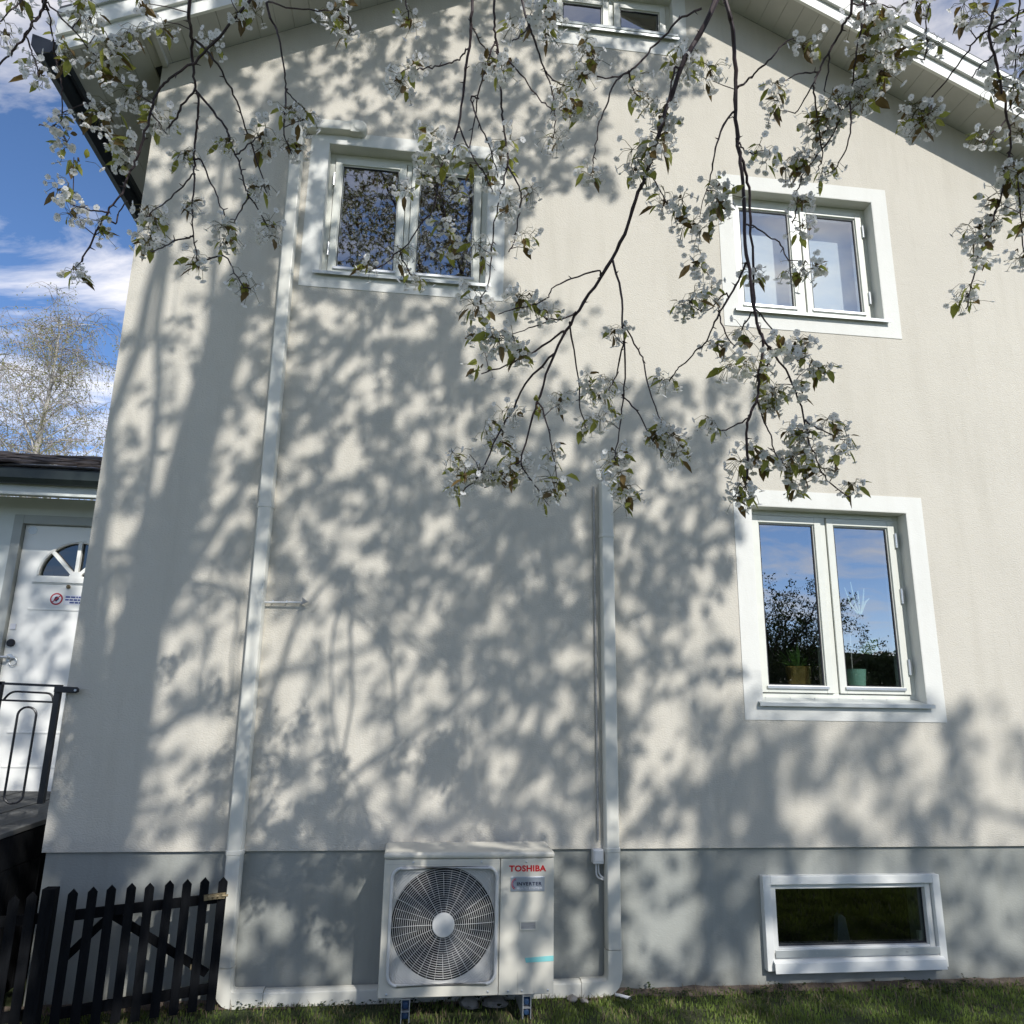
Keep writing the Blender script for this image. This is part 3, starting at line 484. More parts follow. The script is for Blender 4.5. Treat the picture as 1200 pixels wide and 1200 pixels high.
BLOSSOM_SPOTS = [
(-1.234,-2.659,3.551,0.055),
(-1.189,-2.756,3.315,0.051,-1.173,-2.749,3.287),
(-1.089,-2.745,3.201,0.056,-1.082,-2.766,3.201),
(-1.091,-2.593,3.19,0.045,-1.103,-2.603,3.198),
(-1.089,-2.567,3.151,0.04,-1.122,-2.593,3.194),
(-1.047,-2.597,3.078,0.029,-1.048,-2.558,2.959),
(-1.093,-2.671,3.348,0.034),
(-1.009,-2.624,3.248,0.064,-1.087,-2.621,3.214),
(-0.899,-2.624,3.128,0.064,-0.856,-2.64,3.088),
(-1.069,-2.568,2.975,0.049,-1.048,-2.558,2.959),
(-1.032,-2.544,2.922,0.054,-0.973,-2.559,2.866),
(-0.957,-2.543,2.886,0.05,-0.973,-2.559,2.866),
(-1.035,-2.507,2.778,0.054,-1.014,-2.526,2.797),
(-0.997,-2.231,3.171,0.075),
(-0.946,-2.302,3.022,0.067,-0.909,-2.322,2.971),
(-0.964,-2.749,3.388,0.062,-0.991,-2.736,3.343),
(-0.947,-2.695,3.36,0.068,-0.969,-2.688,3.335),
(-0.959,-2.699,3.291,0.058,-0.969,-2.688,3.335),
(-0.993,-2.79,3.39,0.042,-1.006,-2.797,3.339),
(-0.884,-2.669,3.258,0.039,-0.813,-2.694,3.214),
(-0.887,-2.715,3.399,0.049,-0.969,-2.688,3.335),
(-0.845,-2.5,3.277,0.069,-0.836,-2.515,3.284),
(-0.79,-2.482,3.201,0.058,-0.753,-2.493,3.171),
(-0.819,-2.702,3.482,0.05,-0.732,-2.72,3.456),
(-0.842,-2.772,3.466,0.053,-0.723,-2.766,3.467),
(-0.69,-2.661,3.467,0.051),
(-0.729,-2.424,2.858,0.058,-0.721,-2.435,2.881),
(-0.779,-2.469,3.033,0.042,-0.743,-2.479,3.014),
(-0.654,-2.423,2.943,0.053),
(-0.642,-2.478,2.997,0.052,-0.614,-2.49,3.001),
(-0.575,-2.407,2.808,0.058,-0.58,-2.425,2.813),
(-0.641,-2.529,3.223,0.047),
(-0.556,-2.495,3.283,0.065,-0.578,-2.496,3.241),
(-0.53,-2.492,3.101,0.058),
(-0.504,-2.433,2.993,0.059,-0.523,-2.416,3.016),
(-0.481,-2.528,3.389,0.059),
(-0.433,-2.528,3.343,0.048,-0.489,-2.525,3.321),
(-0.455,-2.508,3.251,0.059),
(-0.581,-2.874,3.409,0.051,-0.556,-2.879,3.372),
(-0.545,-2.861,3.361,0.046,-0.576,-2.864,3.356),
(-0.343,-2.562,3.798,0.067),
(-0.319,-2.457,3.77,0.052),
(-0.117,-2.607,3.694,0.055),
(-0.116,-2.461,3.659,0.069),
(0.308,-2.718,3.659,0.075),
(0.303,-2.703,3.592,0.053),
(0.219,-2.615,3.684,0.055),
(0.142,-2.676,3.508,0.069),
(0.473,-2.649,3.611,0.066,0.473,-2.611,3.577),
(0.455,-2.606,3.555,0.061,0.473,-2.611,3.577),
(0.391,-2.669,3.393,0.064),
(0.372,-2.598,3.48,0.05),
(0.619,-2.688,3.46,0.059),
(0.623,-2.697,3.389,0.042,0.618,-2.689,3.425),
(0.709,-2.775,3.486,0.068),
(0.791,-2.828,3.372,0.051,0.871,-2.808,3.38),
(0.356,-2.577,3.32,0.055,0.359,-2.58,3.354),
(0.464,-2.648,3.16,0.058,0.47,-2.645,3.201),
(0.635,-2.711,3.287,0.084),
(0.6,-2.683,3.194,0.073,0.634,-2.658,3.173),
(0.687,-2.699,3.296,0.053,0.661,-2.714,3.284),
(-0.035,-2.489,3.293,0.066,0.005,-2.48,3.268),
(0.022,-2.505,3.242,0.066),
(-0.123,-2.255,3.343,0.054),
(0.015,-2.406,3.09,0.067,0.028,-2.391,3.123),
(0.053,-2.477,3.175,0.044,0.019,-2.466,3.139),
(0.086,-2.522,3.247,0.038,0.122,-2.521,3.263),
(-0.22,-2.367,2.941,0.05),
(-0.108,-2.339,3.012,0.04),
(-0.062,-2.34,2.928,0.051),
(0.198,-2.525,3.311,0.066),
(0.173,-2.487,3.218,0.056),
(0.298,-2.456,3.207,0.051,0.27,-2.457,3.189),
(0.221,-2.474,3.124,0.055,0.19,-2.46,3.116),
(0.135,-2.445,3.011,0.061,0.179,-2.426,3.003),
(0.288,-2.402,3.042,0.057,0.245,-2.403,3.042),
(0.16,-2.412,2.985,0.039),
(0.155,-2.347,2.873,0.074,0.153,-2.374,2.867),
(0.367,-2.399,2.845,0.067),
(0.717,-2.607,3.097,0.059,0.715,-2.614,3.098),
(0.754,-2.584,2.772,0.053,0.823,-2.582,2.765),
(1.071,-2.852,3.528,0.057,1.033,-2.871,3.526),
(1.072,-2.719,3.508,0.06,1.107,-2.703,3.552),
(1.048,-2.729,3.388,0.053,1.109,-2.717,3.406),
(0.937,-2.834,3.145,0.055,0.913,-2.834,3.143),
(1.262,-2.898,3.6,0.072),
(1.293,-2.906,3.534,0.071,1.237,-2.878,3.539),
(1.261,-2.842,3.533,0.079),
(1.398,-2.836,3.557,0.074,1.462,-2.859,3.521),
(1.389,-2.94,3.609,0.056,1.427,-2.934,3.598),
(1.291,-2.755,3.503,0.081),
(1.327,-2.819,3.487,0.074,1.266,-2.792,3.479),
(1.45,-2.878,3.534,0.057),
(1.273,-2.686,3.504,0.072,1.284,-2.701,3.441),
(1.221,-2.681,3.451,0.066),
(1.284,-2.784,3.403,0.058,1.242,-2.797,3.362),
(1.268,-2.63,3.432,0.062),
(1.211,-2.517,3.351,0.076),
(1.224,-2.562,3.358,0.052),
(1.252,-2.618,3.271,0.056,1.254,-2.646,3.262),
(1.247,-2.592,3.39,0.051),
(1.201,-2.476,3.194,0.064),
(1.472,-2.808,3.379,0.069,1.484,-2.801,3.389),
(1.452,-2.771,3.406,0.048,1.484,-2.801,3.389),
(1.511,-2.799,3.366,0.053,1.484,-2.801,3.389),
(0.821,-2.7,3.065,0.072,0.811,-2.697,3.109),
(0.794,-2.674,3.019,0.068,0.811,-2.697,3.109),
(0.842,-2.717,3.08,0.046,0.811,-2.697,3.109),
(0.804,-2.61,2.901,0.058,0.887,-2.606,2.815),
(0.852,-2.567,2.802,0.053),
(0.997,-2.627,2.871,0.058),
(1.117,-2.68,2.881,0.062,1.057,-2.694,2.894),
(1.489,-3.043,3.515,0.058,1.521,-3.058,3.478),
(1.461,-3.026,3.469,0.044,1.52,-3.0,3.46),
(1.55,-3.04,3.488,0.058),
(1.634,-3.007,3.456,0.064),
(1.632,-2.922,3.338,0.071),
(1.681,-2.928,3.329,0.066,1.642,-2.93,3.285),
(1.586,-2.899,3.217,0.05),
(1.676,-2.909,3.251,0.055),
(1.7,-2.85,3.157,0.067),
(1.78,-2.787,3.145,0.069),
(1.715,-2.797,3.077,0.062,1.703,-2.783,3.08),
(1.704,-2.758,3.057,0.058),
(1.678,-2.746,3.017,0.058),
(1.666,-2.719,2.981,0.053),
(1.67,-2.705,2.932,0.043),
(1.667,-2.658,2.819,0.024),
(1.851,-2.69,3.005,0.044),
(0.962,-2.496,2.724,0.071),
(0.947,-2.557,2.589,0.068,1.013,-2.547,2.568),
(1.038,-2.56,2.605,0.074,1.012,-2.552,2.578),
(1.165,-2.509,2.716,0.066,1.135,-2.495,2.717),
(1.177,-2.547,2.608,0.064,1.136,-2.52,2.57),
(1.168,-2.518,2.561,0.054),
(1.085,-2.514,2.561,0.065,1.136,-2.52,2.57),
(1.071,-2.493,2.498,0.038,1.051,-2.478,2.48),
(0.937,-2.332,2.468,0.057,0.971,-2.351,2.466),
(1.166,-2.465,2.427,0.065,1.199,-2.471,2.414),
(1.347,-2.392,2.474,0.062),
(1.407,-2.352,2.445,0.052,1.392,-2.34,2.466),
(1.082,-2.435,2.377,0.071,1.105,-2.434,2.372),
(1.166,-2.362,2.363,0.079),
(1.215,-2.417,2.374,0.066,1.236,-2.441,2.364),
(1.262,-2.398,2.316,0.067,1.283,-2.404,2.318),
(1.316,-2.423,2.327,0.061,1.312,-2.386,2.3),
(1.408,-2.335,2.287,0.057),
(1.012,-2.407,2.279,0.071,1.019,-2.406,2.291),
(0.992,-2.378,2.209,0.055,1.019,-2.406,2.291),
(1.203,-2.369,2.27,0.061,1.283,-2.404,2.318),
(0.168,-2.212,2.796,0.041,0.202,-2.199,2.693),
(0.356,-2.421,2.769,0.044),
(0.198,-2.442,2.692,0.075,0.24,-2.473,2.692),
(0.293,-2.265,2.752,0.07),
(0.184,-2.195,2.69,0.035),
(0.573,-2.48,2.707,0.054,0.596,-2.497,2.679),
(0.784,-2.599,2.78,0.058,0.823,-2.582,2.765),
(0.283,-2.215,2.519,0.058),
(0.223,-2.158,2.457,0.065),
(0.144,-2.186,2.382,0.063,0.184,-2.152,2.336),
(0.178,-2.132,2.334,0.064),
(0.114,-2.118,2.275,0.035),
(0.275,-2.133,2.356,0.071),
(0.321,-2.208,2.358,0.063),
(0.417,-2.129,2.265,0.041),
(0.414,-2.257,2.365,0.051),
(0.428,-2.276,2.283,0.025),
(0.557,-2.274,2.611,0.07,0.508,-2.261,2.591),
(0.432,-2.314,2.531,0.051,0.379,-2.302,2.498),
(0.543,-2.242,2.464,0.058,0.533,-2.245,2.483),
(0.561,-2.406,2.447,0.054,0.607,-2.397,2.432),
(0.758,-2.389,2.604,0.061,0.787,-2.375,2.619),
(0.742,-2.421,2.421,0.076,0.701,-2.417,2.403),
(0.724,-2.396,2.383,0.054,0.701,-2.417,2.403),
(0.745,-2.428,2.316,0.043,0.701,-2.417,2.403),
(0.582,-2.39,2.324,0.065,0.593,-2.38,2.346),
(0.629,-2.347,2.273,0.038,0.593,-2.38,2.346),
(0.642,-2.334,2.209,0.022,0.593,-2.38,2.346),
(0.365,-2.289,2.53,0.034),
(0.517,-2.296,2.605,0.046),
]

# ================================================================ GROUND
g = MB(); n = 40
xs = [-400, -120, -40, -20] + [-12 + i for i in range(25)] + [20, 40, 120, 400]
ys = [-400, -120, -50, -30] + [-20 + i for i in range(31)] + [25, 60, 150, 400]
vs_ = [(x, y, 0.0) for y in ys for x in xs]; W_ = len(xs)
g.add(vs_, [(j*W_+i, j*W_+i+1, (j+1)*W_+i+1, (j+1)*W_+i) for j in range(len(ys)-1) for i in range(W_-1)])
tag(g.build('lawn', M['lawn']), kind='structure')
# strip of bare soil against the plinth, a few mm proud of the lawn sheet
s_ = MB(); k = 90; top = []
for i in range(k+1):
    x = -2.2 + 7.2*i/k; wd = 0.045 + 0.05*noise.noise((x*2.1, 0, 0)) + 0.03*noise.noise((x*9, 3, 0))
    for q, fr in enumerate((0.0, 0.35, 0.7, 1.0)):
        top.append((x, 0.02 - fr*(wd+0.04), 0.004 + 0.014*(1-fr)*(1+noise.noise((x*7, fr*4, 2)))))
s_.add(top, [(i*4+j, i*4+j+1, i*4+j+5, i*4+j+4) for i in range(k) for j in range(3)])
tag(s_.build('soil_strip', M['soil'], smooth=True), kind='structure')

# grass blades
def blades(name, num, region, hmin, hmax, m, wid=0.0035, lean=0.5, seed=1, dens=None):
    rng = np.random.default_rng(seed)
    x = rng.uniform(region[0], region[1], num); y = rng.uniform(region[2], region[3], num)
    if dens: 
        keep = np.array([dens(a, b) > r for a, b, r in zip(x, y, rng.random(num))]); x, y = x[keep], y[keep]; num = len(x)
    hh = rng.uniform(hmin, hmax, num) * rng.uniform(0.6, 1.0, num); an = rng.uniform(0, 2*np.pi, num)
    la = rng.uniform(0, 2*np.pi, num); ll = rng.uniform(0, lean, num) * hh
    dx, dy = np.cos(an)*wid, np.sin(an)*wid
    lx, ly = np.cos(la)*ll, np.sin(la)*ll
    V = np.zeros((num, 5, 3))
    V[:, 0] = np.stack([x-dx, y-dy, 0*x], 1); V[:, 1] = np.stack([x+dx, y+dy, 0*x], 1)
    V[:, 2] = np.stack([x-dx*.8+lx*.35, y-dy*.8+ly*.35, hh*.6], 1); V[:, 3] = np.stack([x+dx*.8+lx*.35, y+dy*.8+ly*.35, hh*.6], 1)
    V[:, 4] = np.stack([x+lx, y+ly, hh], 1)
    me = bpy.data.meshes.new(name); base = (np.arange(num)*5)[:, None]
    F = np.concatenate([base+np.array([[0, 1, 3]]), base+np.array([[0, 3, 2]]), base+np.array([[2, 3, 4]])], 1).reshape(-1, 3)
    me.from_pydata(V.reshape(-1, 3).tolist(), [], F.tolist()); me.materials.append(m)
    return link(name, me)
tag(blades('lawn_turf', 30000, (2.0, 6.5, -3.6, -1.1), 0.03, 0.06, M['blade'], wid=.005, seed=13), 'short lawn turf further out on the right of the wall', 'grass', kind='stuff')
tag(blades('grass', 34000, (-2.0, 4.3, -1.1, -0.025), 0.012, 0.036, M['blade'], seed=3, dens=lambda a, b: 0.55 + 0.9*noise.noise((a*3, b*3, 0)) + (0.35 if a > 1.2 else 0)), 'short green lawn grass growing up to the house plinth', 'grass', kind='stuff')
tag(blades('dry_grass', 5200, (-1.9, 4.3, -0.42, 0.01), 0.02, 0.06, M['dry'], wid=0.0018, lean=0.9, seed=4, dens=lambda a, b: 0.5 + noise.noise((a*4, b*4, 5)) + (0.3 if b > -0.12 else -.1)), 'thin straw coloured dry grass along the foot of the wall', 'dry grass', kind='stuff')
# low round-leaved weeds
wd = MB(); rng = random.Random(8)
for i in range(420):
    x = rng.uniform(-1.2, 4.2); y = -abs(rng.gauss(0.06, 0.09)) - 0.01
    if noise.noise((x*1.8, 4, 0)) + 0.15 < rng.random()*0.45 - 0.1: continue
    hgt = rng.uniform(0.012, 0.05)
    for j in range(rng.randint(4, 8)):
        a = rng.random()*6.28; r = rng.uniform(0.006, 0.022); sz = rng.uniform(0.006, 0.012)
        c = Vector((x+math.cos(a)*r, y+math.sin(a)*r, hgt*rng.uniform(0.4, 1.1)))
        u = Vector((math.cos(a), math.sin(a), rng.uniform(-.4, .5)))*sz; v = Vector((-math.sin(a), math.cos(a), rng.uniform(-.3, .3)))*sz*.8
        wd.add([c-u, c-v*.9, c+u*.9, c+v], [(0, 1, 2, 3)])
tag(wd.build('weeds', M['hedge']), 'dark small leaved weeds sprouting where the lawn meets the plinth', 'weeds', kind='stuff')
# a few stones under the outdoor unit
for i, (x, y, sx, sy, sz, lab) in enumerate([(0.36, -0.12, .055, .05, .035, 'pale flat stone lying under the middle of the outdoor unit'),
        (0.50, -0.11, .07, .05, .028, 'wide grey stone at the plinth under the right of the outdoor unit'),
        (0.92, -0.09, .03, .03, .02, 'small dark stone by the plinth right of the outdoor unit'),
        (0.98, -0.12, .022, .02, .015, 'smallest stone by the plinth near the right duct corner')]):
    b = bmesh.new(); bmesh.ops.create_icosphere(b, subdivisions=2, radius=1)
    for v in b.verts:
        k_ = 1 + 0.3*noise.noise(v.co*1.3 + Vector((i*7, 0, 0))); v.co = Vector((v.co.x*sx*k_, v.co.y*sy*k_, max(-.4, v.co.z)*sz*k_ + sz*.35))
    me = bpy.data.meshes.new('stone'); b.to_mesh(me); b.free(); me.materials.append(M['stone'])
    o = link('stone', me); o.location = (x, y, 0.005); tag(o, lab, 'stone', 'stones along the plinth')

# ================================================================ HOUSE
XL, XR = -1.94, 5.05
RX, RZ, SL, SRt = 1.19, 7.44, 0.52, 0.49        # ridge of the wall/soffit line
def rake(x): return RZ - (RX - x)*SL if x < RX else RZ - (x - RX)*SRt
house = thing('house', (XL, 0, 0), 'two storey house with beige rendered gable wall, grey plinth and white framed windows', 'house')
HOLES = dict(upper_left=(-0.77, 0.35, 4.325, 5.325), upper_right=(2.15, 3.26, 4.30, 5.285), lower=(2.15, 3.26, 1.60, 2.86), top=(0.80, 1.76, 6.57, 6.97))
def pierced(name, outline, holes, y0, y1, m, parent, bevel=0):
    """flat wall from y0 (front) to y1 with rectangular openings"""
    b = bmesh.new(); edges = []
    for loop in [outline] + holes:
        vs2 = [b.verts.new((x, y0, z)) for x, z in loop]
        for i in range(len(vs2)): edges.append(b.edges.new((vs2[i], vs2[(i+1) % len(vs2)])))
    bmesh.ops.triangle_fill(b, use_beauty=True, use_dissolve=False, edges=edges, normal=(0, -1, 0))
    ret = bmesh.ops.extrude_face_region(b, geom=b.faces[:])
    for e in ret['geom']:
        if isinstance(e, bmesh.types.BMVert): e.co.y = y1
    bmesh.ops.recalc_face_normals(b, faces=b.faces)
    me = bpy.data.meshes.new(name); b.to_mesh(me); b.free(); me.materials.append(m)
    return link(name, me, parent)
rect = lambda h: [(h[0], h[2]), (h[1], h[2]), (h[1], h[3]), (h[0], h[3])]
front = pierced('wall', [(XL, 0.75), (XR, 0.75), (XR, rake(XR)), (RX, RZ), (XL, rake(XL))], [rect(h_) for h_ in HOLES.values()], 0.0, 0.30, M['render'], house)
pl = pierced('plinth', [(XL+0.015, -0.3), (XR, -0.3), (XR, 0.748), (XL+0.015, 0.748)], [rect((2.09, 3.18, 0.11, 0.585))], 0.022, 0.30, M['plinth'], house)
# side and back walls
box('side_wall', M['render'], house, XL, XL+0.3, 0.302, 9.0, -0.3, rake(XL))
box('side_wall', M['render'], house, XR-0.3, XR, 0.302, 9.0, -0.3, rake(XR))
MB().prism([(XL, 9.0, -.3), (XR, 9.0, -.3), (XR, 9.0, rake(XR)), (RX, 9.0, RZ), (XL, 9.0, rake(XL))], (0, .3, 0)).build('back_wall', M['render'], house)
box('floor_slab', M['room'], house, XL+.302, XR-.302, .302, 8.99, 0.98, 1.1)
box('floor_slab', M['room'], house, XL+.302, XR-.302, .302, 8.99, 3.55, 3.7)
box('floor_slab', M['room'], house, XL+.302, XR-.302, .302, 8.99, 6.25, 6.35)
box('partition', M['room'], house, XL+.302, XR-.302, 3.4, 3.5, 1.102, 3.548)
box('partition', M['room'], house, XL+.302, XR-.302, 3.4, 3.5, 3.702, 6.248)
box('partition', M['room'], house, 1.2, 1.3, .302, 3.398, 1.102, 3.548)
box('partition', M['room'], house, 1.2, 1.3, .302, 3.398, 3.702, 6.248)

# roof: slab over both slopes, barge boards, soffit boards, gutter
OV = 0.335; EL = -2.46; ER = 5.6
for side in (-1, 1):
    xe = EL if side < 0 else ER
    p = [(RX, -OV-0.03, RZ+0.30), (xe, -OV-0.03, rake(xe)+0.30), (xe, -OV-0.03, rake(xe)+0.27), (RX, -OV-0.03, RZ+0.27)]
    rf = MB().prism(p, (0, 9.8, 0)).build('roof', M['roof'], house)
    # underside panel behind the individual boards
    # barge boards in two tiers
    def tier(name, a, b2, y0, y1, m):
        MB().prism([(RX, y0, RZ+a), (xe, y0, rake(xe)+a), (xe, y0, rake(xe)+b2), (RX, y0, RZ+b2)], (0, y1-y0, 0)).build(name, m, house)
    tier('barge_board', -0.022, 0.105, -OV, -OV+0.022, M['board'])
    tier('barge_board', 0.085, 0.235, -OV-0.024, -OV-0.001, M['board'])
    tier('rake_flashing', 0.225, 0.262, -OV-0.045, -OV-0.026, M['sillm'])
    # soffit boards run out from the wall
    sl_ = SL if side < 0 else SRt
    x = RX; i = 0; step = 0.128*math.cos(math.atan(sl_))
    rr = random.Random(3)
    while abs(x - RX) < abs(xe - RX) - step:
        xa = x; xb = x + side*step; gap = 0.0013*side; dz = rr.uniform(-.0012, .0012)
        over_eave = (side < 0 and xa < XL + 0.05)
        yb = 9.0 if over_eave else 0.0
        if side > 0 and xa > 5.0: yb = 9.0
        pts = [(xa+gap, -OV+0.024, rake(xa+gap)+dz), (xb-gap, -OV+0.024, rake(xb-gap)+dz), (xb-gap, -OV+0.024, rake(xb-gap)+0.018+dz), (xa+gap, -OV+0.024, rake(xa+gap)+0.018+dz)]
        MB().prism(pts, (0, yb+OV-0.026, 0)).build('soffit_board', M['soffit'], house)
        x = xb; i += 1
    MB().prism([(RX, -OV+.03, RZ+.022), (xe, -OV+.03, rake(xe)+.022), (xe, -OV+.03, rake(xe)+.04), (RX, -OV+.03, RZ+.04)], (0, 9.3, 0)).build('roof_sheathing', M['roof'], house)
# purlin end, the vertical joint where a rafter crosses the left soffit
MB().prism([(-1.93, -0.30, 5.79), (-1.90, -0.30, 5.80), (-1.90, -0.30, 5.83), (-1.93, -0.30, 5.82)], (0, .29, 0)).build('rafter', M['soffit'], house)
# eave: dark fascia and gutter along the left side
gt = MB(); xg, zg = EL-0.055, rake(EL)+0.0
prof = [(xg-0.075, zg+0.075), (xg-0.072, zg-0.01), (xg-0.045, zg-0.055), (xg, zg-0.07), (xg+0.045, zg-0.055), (xg+0.068, zg-0.01), (xg+0.072, zg+0.03), (xg+0.066, zg+0.03), (xg+0.04, zg-0.045), (xg, zg-0.06), (xg-0.04, zg-0.045), (xg-0.066, zg-0.005), (xg-0.069, zg+0.075)]
gt.prism([(a, -OV-0.02, b) for a, b in prof], (0, 9.4, 0)); gt.build('gutter', M['gutter'], house)
gt2 = MB().prism([(a, -OV-0.025, b) for a, b in prof[:7]], (0, .004, 0)); gt2.build('gutter_end', M['gutter'], house)
box('eave_fascia', M['gutter'], house, EL+0.018, EL+0.04, -OV+0.03, 9.1, rake(EL)-0.03, rake(EL)+0.2)

def window(hx, outer, hinge_side, hinge_zs, mull=True, sill=True, depth=0.10, label=None, blind=False, surround=True, sashes=2):
    x0, x1, z0, z1 = hx
    fr = MB(); a = 0.038; y0, y1 = depth, depth+0.07
    fr.box(x0, x0+a, y0, y1, z0, z1); fr.box(x1-a, x1, y0, y1, z0, z1)
    fr.box(x0+a, x1-a, y0+.001, y1, z1-a, z1); fr.box(x0+a, x1-a, y0+.001, y1, z0, z0+a+.012)
    xm = (x0+x1)/2; mh = 0.017
    if mull: fr.box(xm-mh, xm+mh, y0+.001, y1, z0+a+.012, z1-a)
    wdw = fr.build('window', M['frame'], house, bevel=0.003)
    if label: wdw['label'] = label
    # smooth white plaster round the opening and in the reveal
    if surround:
        o0, o1, p0, p1 = outer; s2 = MB(); t = -0.004
        for (xa, xb, za, zb) in ((o0, x0, p0, p1), (x1, o1, p0, p1), (x0, x1, p0, z0), (x0, x1, z1, p1)): s2.box(xa, xb, t, -0.0002, za, zb)
        s2.box(x0-.002, x0+.004, -0.003, depth+.02, z0, z1); s2.box(x1-.004, x1+.002, -0.003, depth+.02, z0, z1)
        s2.box(x0+.004, x1-.004, -0.003, depth+.02, z1-.004, z1+.002)
        s2.build('surround', M['trim'], wdw)
    # sashes
    b = 0.047; e = 0.004
    cells = [(x0+a+e, xm-mh-e), (xm+mh+e, x1-a-e)] if mull else [(x0+a+e, x1-a-e)]
    za, zb = z0+a+.012+e, z1-a-e; ys0, ys1 = y0-0.012, y0+0.045
    for (xa, xb) in cells:
        sm = MB()
        sm.box(xa, xa+b, ys0, ys1, za, zb); sm.box(xb-b, xb, ys0, ys1, za, zb)
        sm.box(xa+b, xb-b, ys0+.0008, ys1, zb-b, zb); sm.box(xa+b, xb-b, ys0+.0008, ys1, za, za+b)
        # inner bead
        q = 0.008
        sm.box(xa+b, xa+b+q, ys0+.012, ys1, za+b, zb-b); sm.box(xb-b-q, xb-b, ys0+.012, ys1, za+b, zb-b)
        sm.box(xa+b+q, xb-b-q, ys0+.0128, ys1, zb-b-q, zb-b)
        sm.build('sash', M['frame'], wdw, bevel=0.0022)
        sl2 = MB(); sl2.box(xa+b-.01, xb-b+.01, ys0-.012, ys0-.001, za+b-.022, za+b-.004); sl2.build('glazing_bead', M['steel'], wdw, bevel=0.001)
        x2, x3, z2, z3 = xa+b+q, xb-b-q, za+b, zb-b-q
        sp = MB()
        for (c0, c1, d0, d1) in ((x2, x2+.006, z2, z3), (x3-.006, x3, z2, z3), (x2+.006, x3-.006, z3-.006, z3), (x2+.006, x3-.006, z2, z2+.006)): sp.box(c0, c1, ys0+.0145, ys0+.021, d0, d1)
        sp.build('seal', M['seal'], wdw)
        MB().add([(x2, ys0+.022, z2), (x3, ys0+.022, z2), (x3, ys0+.022, z3), (x2, ys0+.022, z3)], [(0, 1, 2, 3)]).build('pane', M['glass'], wdw)
        MB().box(x2, x2+.008, ys0+.026, ys1+.0, z2, z3).box(x3-.008, x3, ys0+.026, ys1, z2, z3).box(x2+.008, x3-.008, ys0+.026, ys1, z3-.008, z3).build('glazing_spacer', M['galv'], wdw)
    for hz_ in hinge_zs:
        hx_ = x1-a-.001 if hinge_side > 0 else x0+a+.001
        hh = MB(); hh.tube([(hx_, ys0-.007, hz_-.05), (hx_, ys0-.007, hz_+.05)], .0085, 10); hh.box(hx_-.004, hx_+.018*hinge_side if hinge_side > 0 else hx_+.004, ys0-.004, ys0+.001, hz_-.035, hz_+.035)
        hh.build('hinge', M['steel'], wdw)
    if sill:
        sb = MB(); sb.prism([(x0-.03, -.034, z0-.008), (x0-.03, depth-.002, z0+.022), (x0-.03, depth-.002, z0+.016), (x0-.03, -.030, z0-.014), (x0-.03, -.030, z0-.030), (x0-.03, -.034, z0-.030)], (x1-x0+.06, 0, 0))
        sb.build('sill', M['sillm'], wdw)
        for q in range(7):
            xx = x0 + .06 + (x1-x0-.12)*q/6
            MB().tube([(xx, depth-.02, z0+.018), (xx, depth-.025, z0+.023)], .004, 6).build('sill_nail', M['steel'], wdw)
    if blind:
        bl = MB()
        bl.box(x0+.012, x1-.012, .235, .24, z0+.01, z1-.01); bl.build('blind', M['blind'], wdw)
    return wdw
w1 = window(HOLES['upper_left'], (-0.89, 0.47, 4.21, 5.42), -1, (4.55, 5.10), label='upper left window reflecting the dark cherry branches')
w2 = window(HOLES['upper_right'], (2.04, 3.38, 4.16, 5.40), 1, (4.52, 5.08), label='upper right window with a white blind behind the glass', blind=True)
w3 = window(HOLES['lower'], (2.03, 3.38, 1.485, 2.97), 1, (1.83, 2.30, 2.68), label='tall ground floor window with two potted plants inside')
w4 = window(HOLES['top'], (0.69, 1.86, 6.41, 7.02), 1, (), label='small attic window just under the ridge', depth=0.07)
# metal roller sill of the attic window
MB().tube([(0.83, -0.02, 6.575), (1.78, -0.02, 6.575)], .022, 12).build('sill_roll', M['sillm'], w4)
box('folded_paper', M['signblue'], house, 1.0, 1.2, .35, .36, 6.36, 6.74)

# basement window: white profile frame, tilted sash and drip sill
bx0, bx1, bz0, bz1 = 2.075, 3.195, 0.095, 0.597
bw = MB(); fw = 0.047
bw.box(bx0, bx0+fw, -0.022, 0.10, bz0, bz1); bw.box(bx1-fw, bx1, -0.022, 0.10, bz0, bz1)
bw.box(bx0+fw, bx1-fw, -0.021, 0.10, bz1-fw, bz1); bw.box(bx0+fw, bx1-fw, 0.0, 0.10, bz0+.01, bz0+.07)
bwo = bw.build('window', M['board'], house, bevel=0.003); bwo['label'] = 'low wide basement window with white frame just above the grass'
sx = MB(); i0, i1, j0, j1 = bx0+fw+.003, bx1-fw-.003, bz0+.078, bz1-fw-.003; b = .036
sx.box(i0, i0+b, 0.004, 0.08, j0, j1); sx.box(i1-b, i1, 0.004, 0.08, j0, j1); sx.box(i0+b, i1-b, 0.005, 0.08, j1-b*.7, j1); sx.box(i0+b, i1-b, 0.005, 0.08, j0, j0+b)
sx.build('sash', M['board'], bwo, bevel=0.003)
MB().add([(i0+b, 0.045, j0+b), (i1-b, 0.045, j0+b), (i1-b, 0.045, j1-b*.7), (i0+b, 0.045, j1-b*.7)], [(0, 1, 2, 3)]).build('pane', M['glass_dark'], bwo)
sp = MB()
for (c0, c1, d0, d1) in ((i0+b, i0+b+.005, j0+b, j1-b*.7), (i1-b-.005, i1-b, j0+b, j1-b*.7), (i0+b+.005, i1-b-.005, j1-b*.7-.005, j1-b*.7), (i0+b+.005, i1-b-.005, j0+b, j0+b+.007)): sp.box(c0, c1, 0.036, 0.044, d0, d1)
sp.build('seal', M['seal'], bwo)
MB().box(i0-.001, i1+.001, -0.030, -0.0235, bz0+.072, bz0+.112).build('glazing_bead', M['sillm'], bwo, bevel=.002)
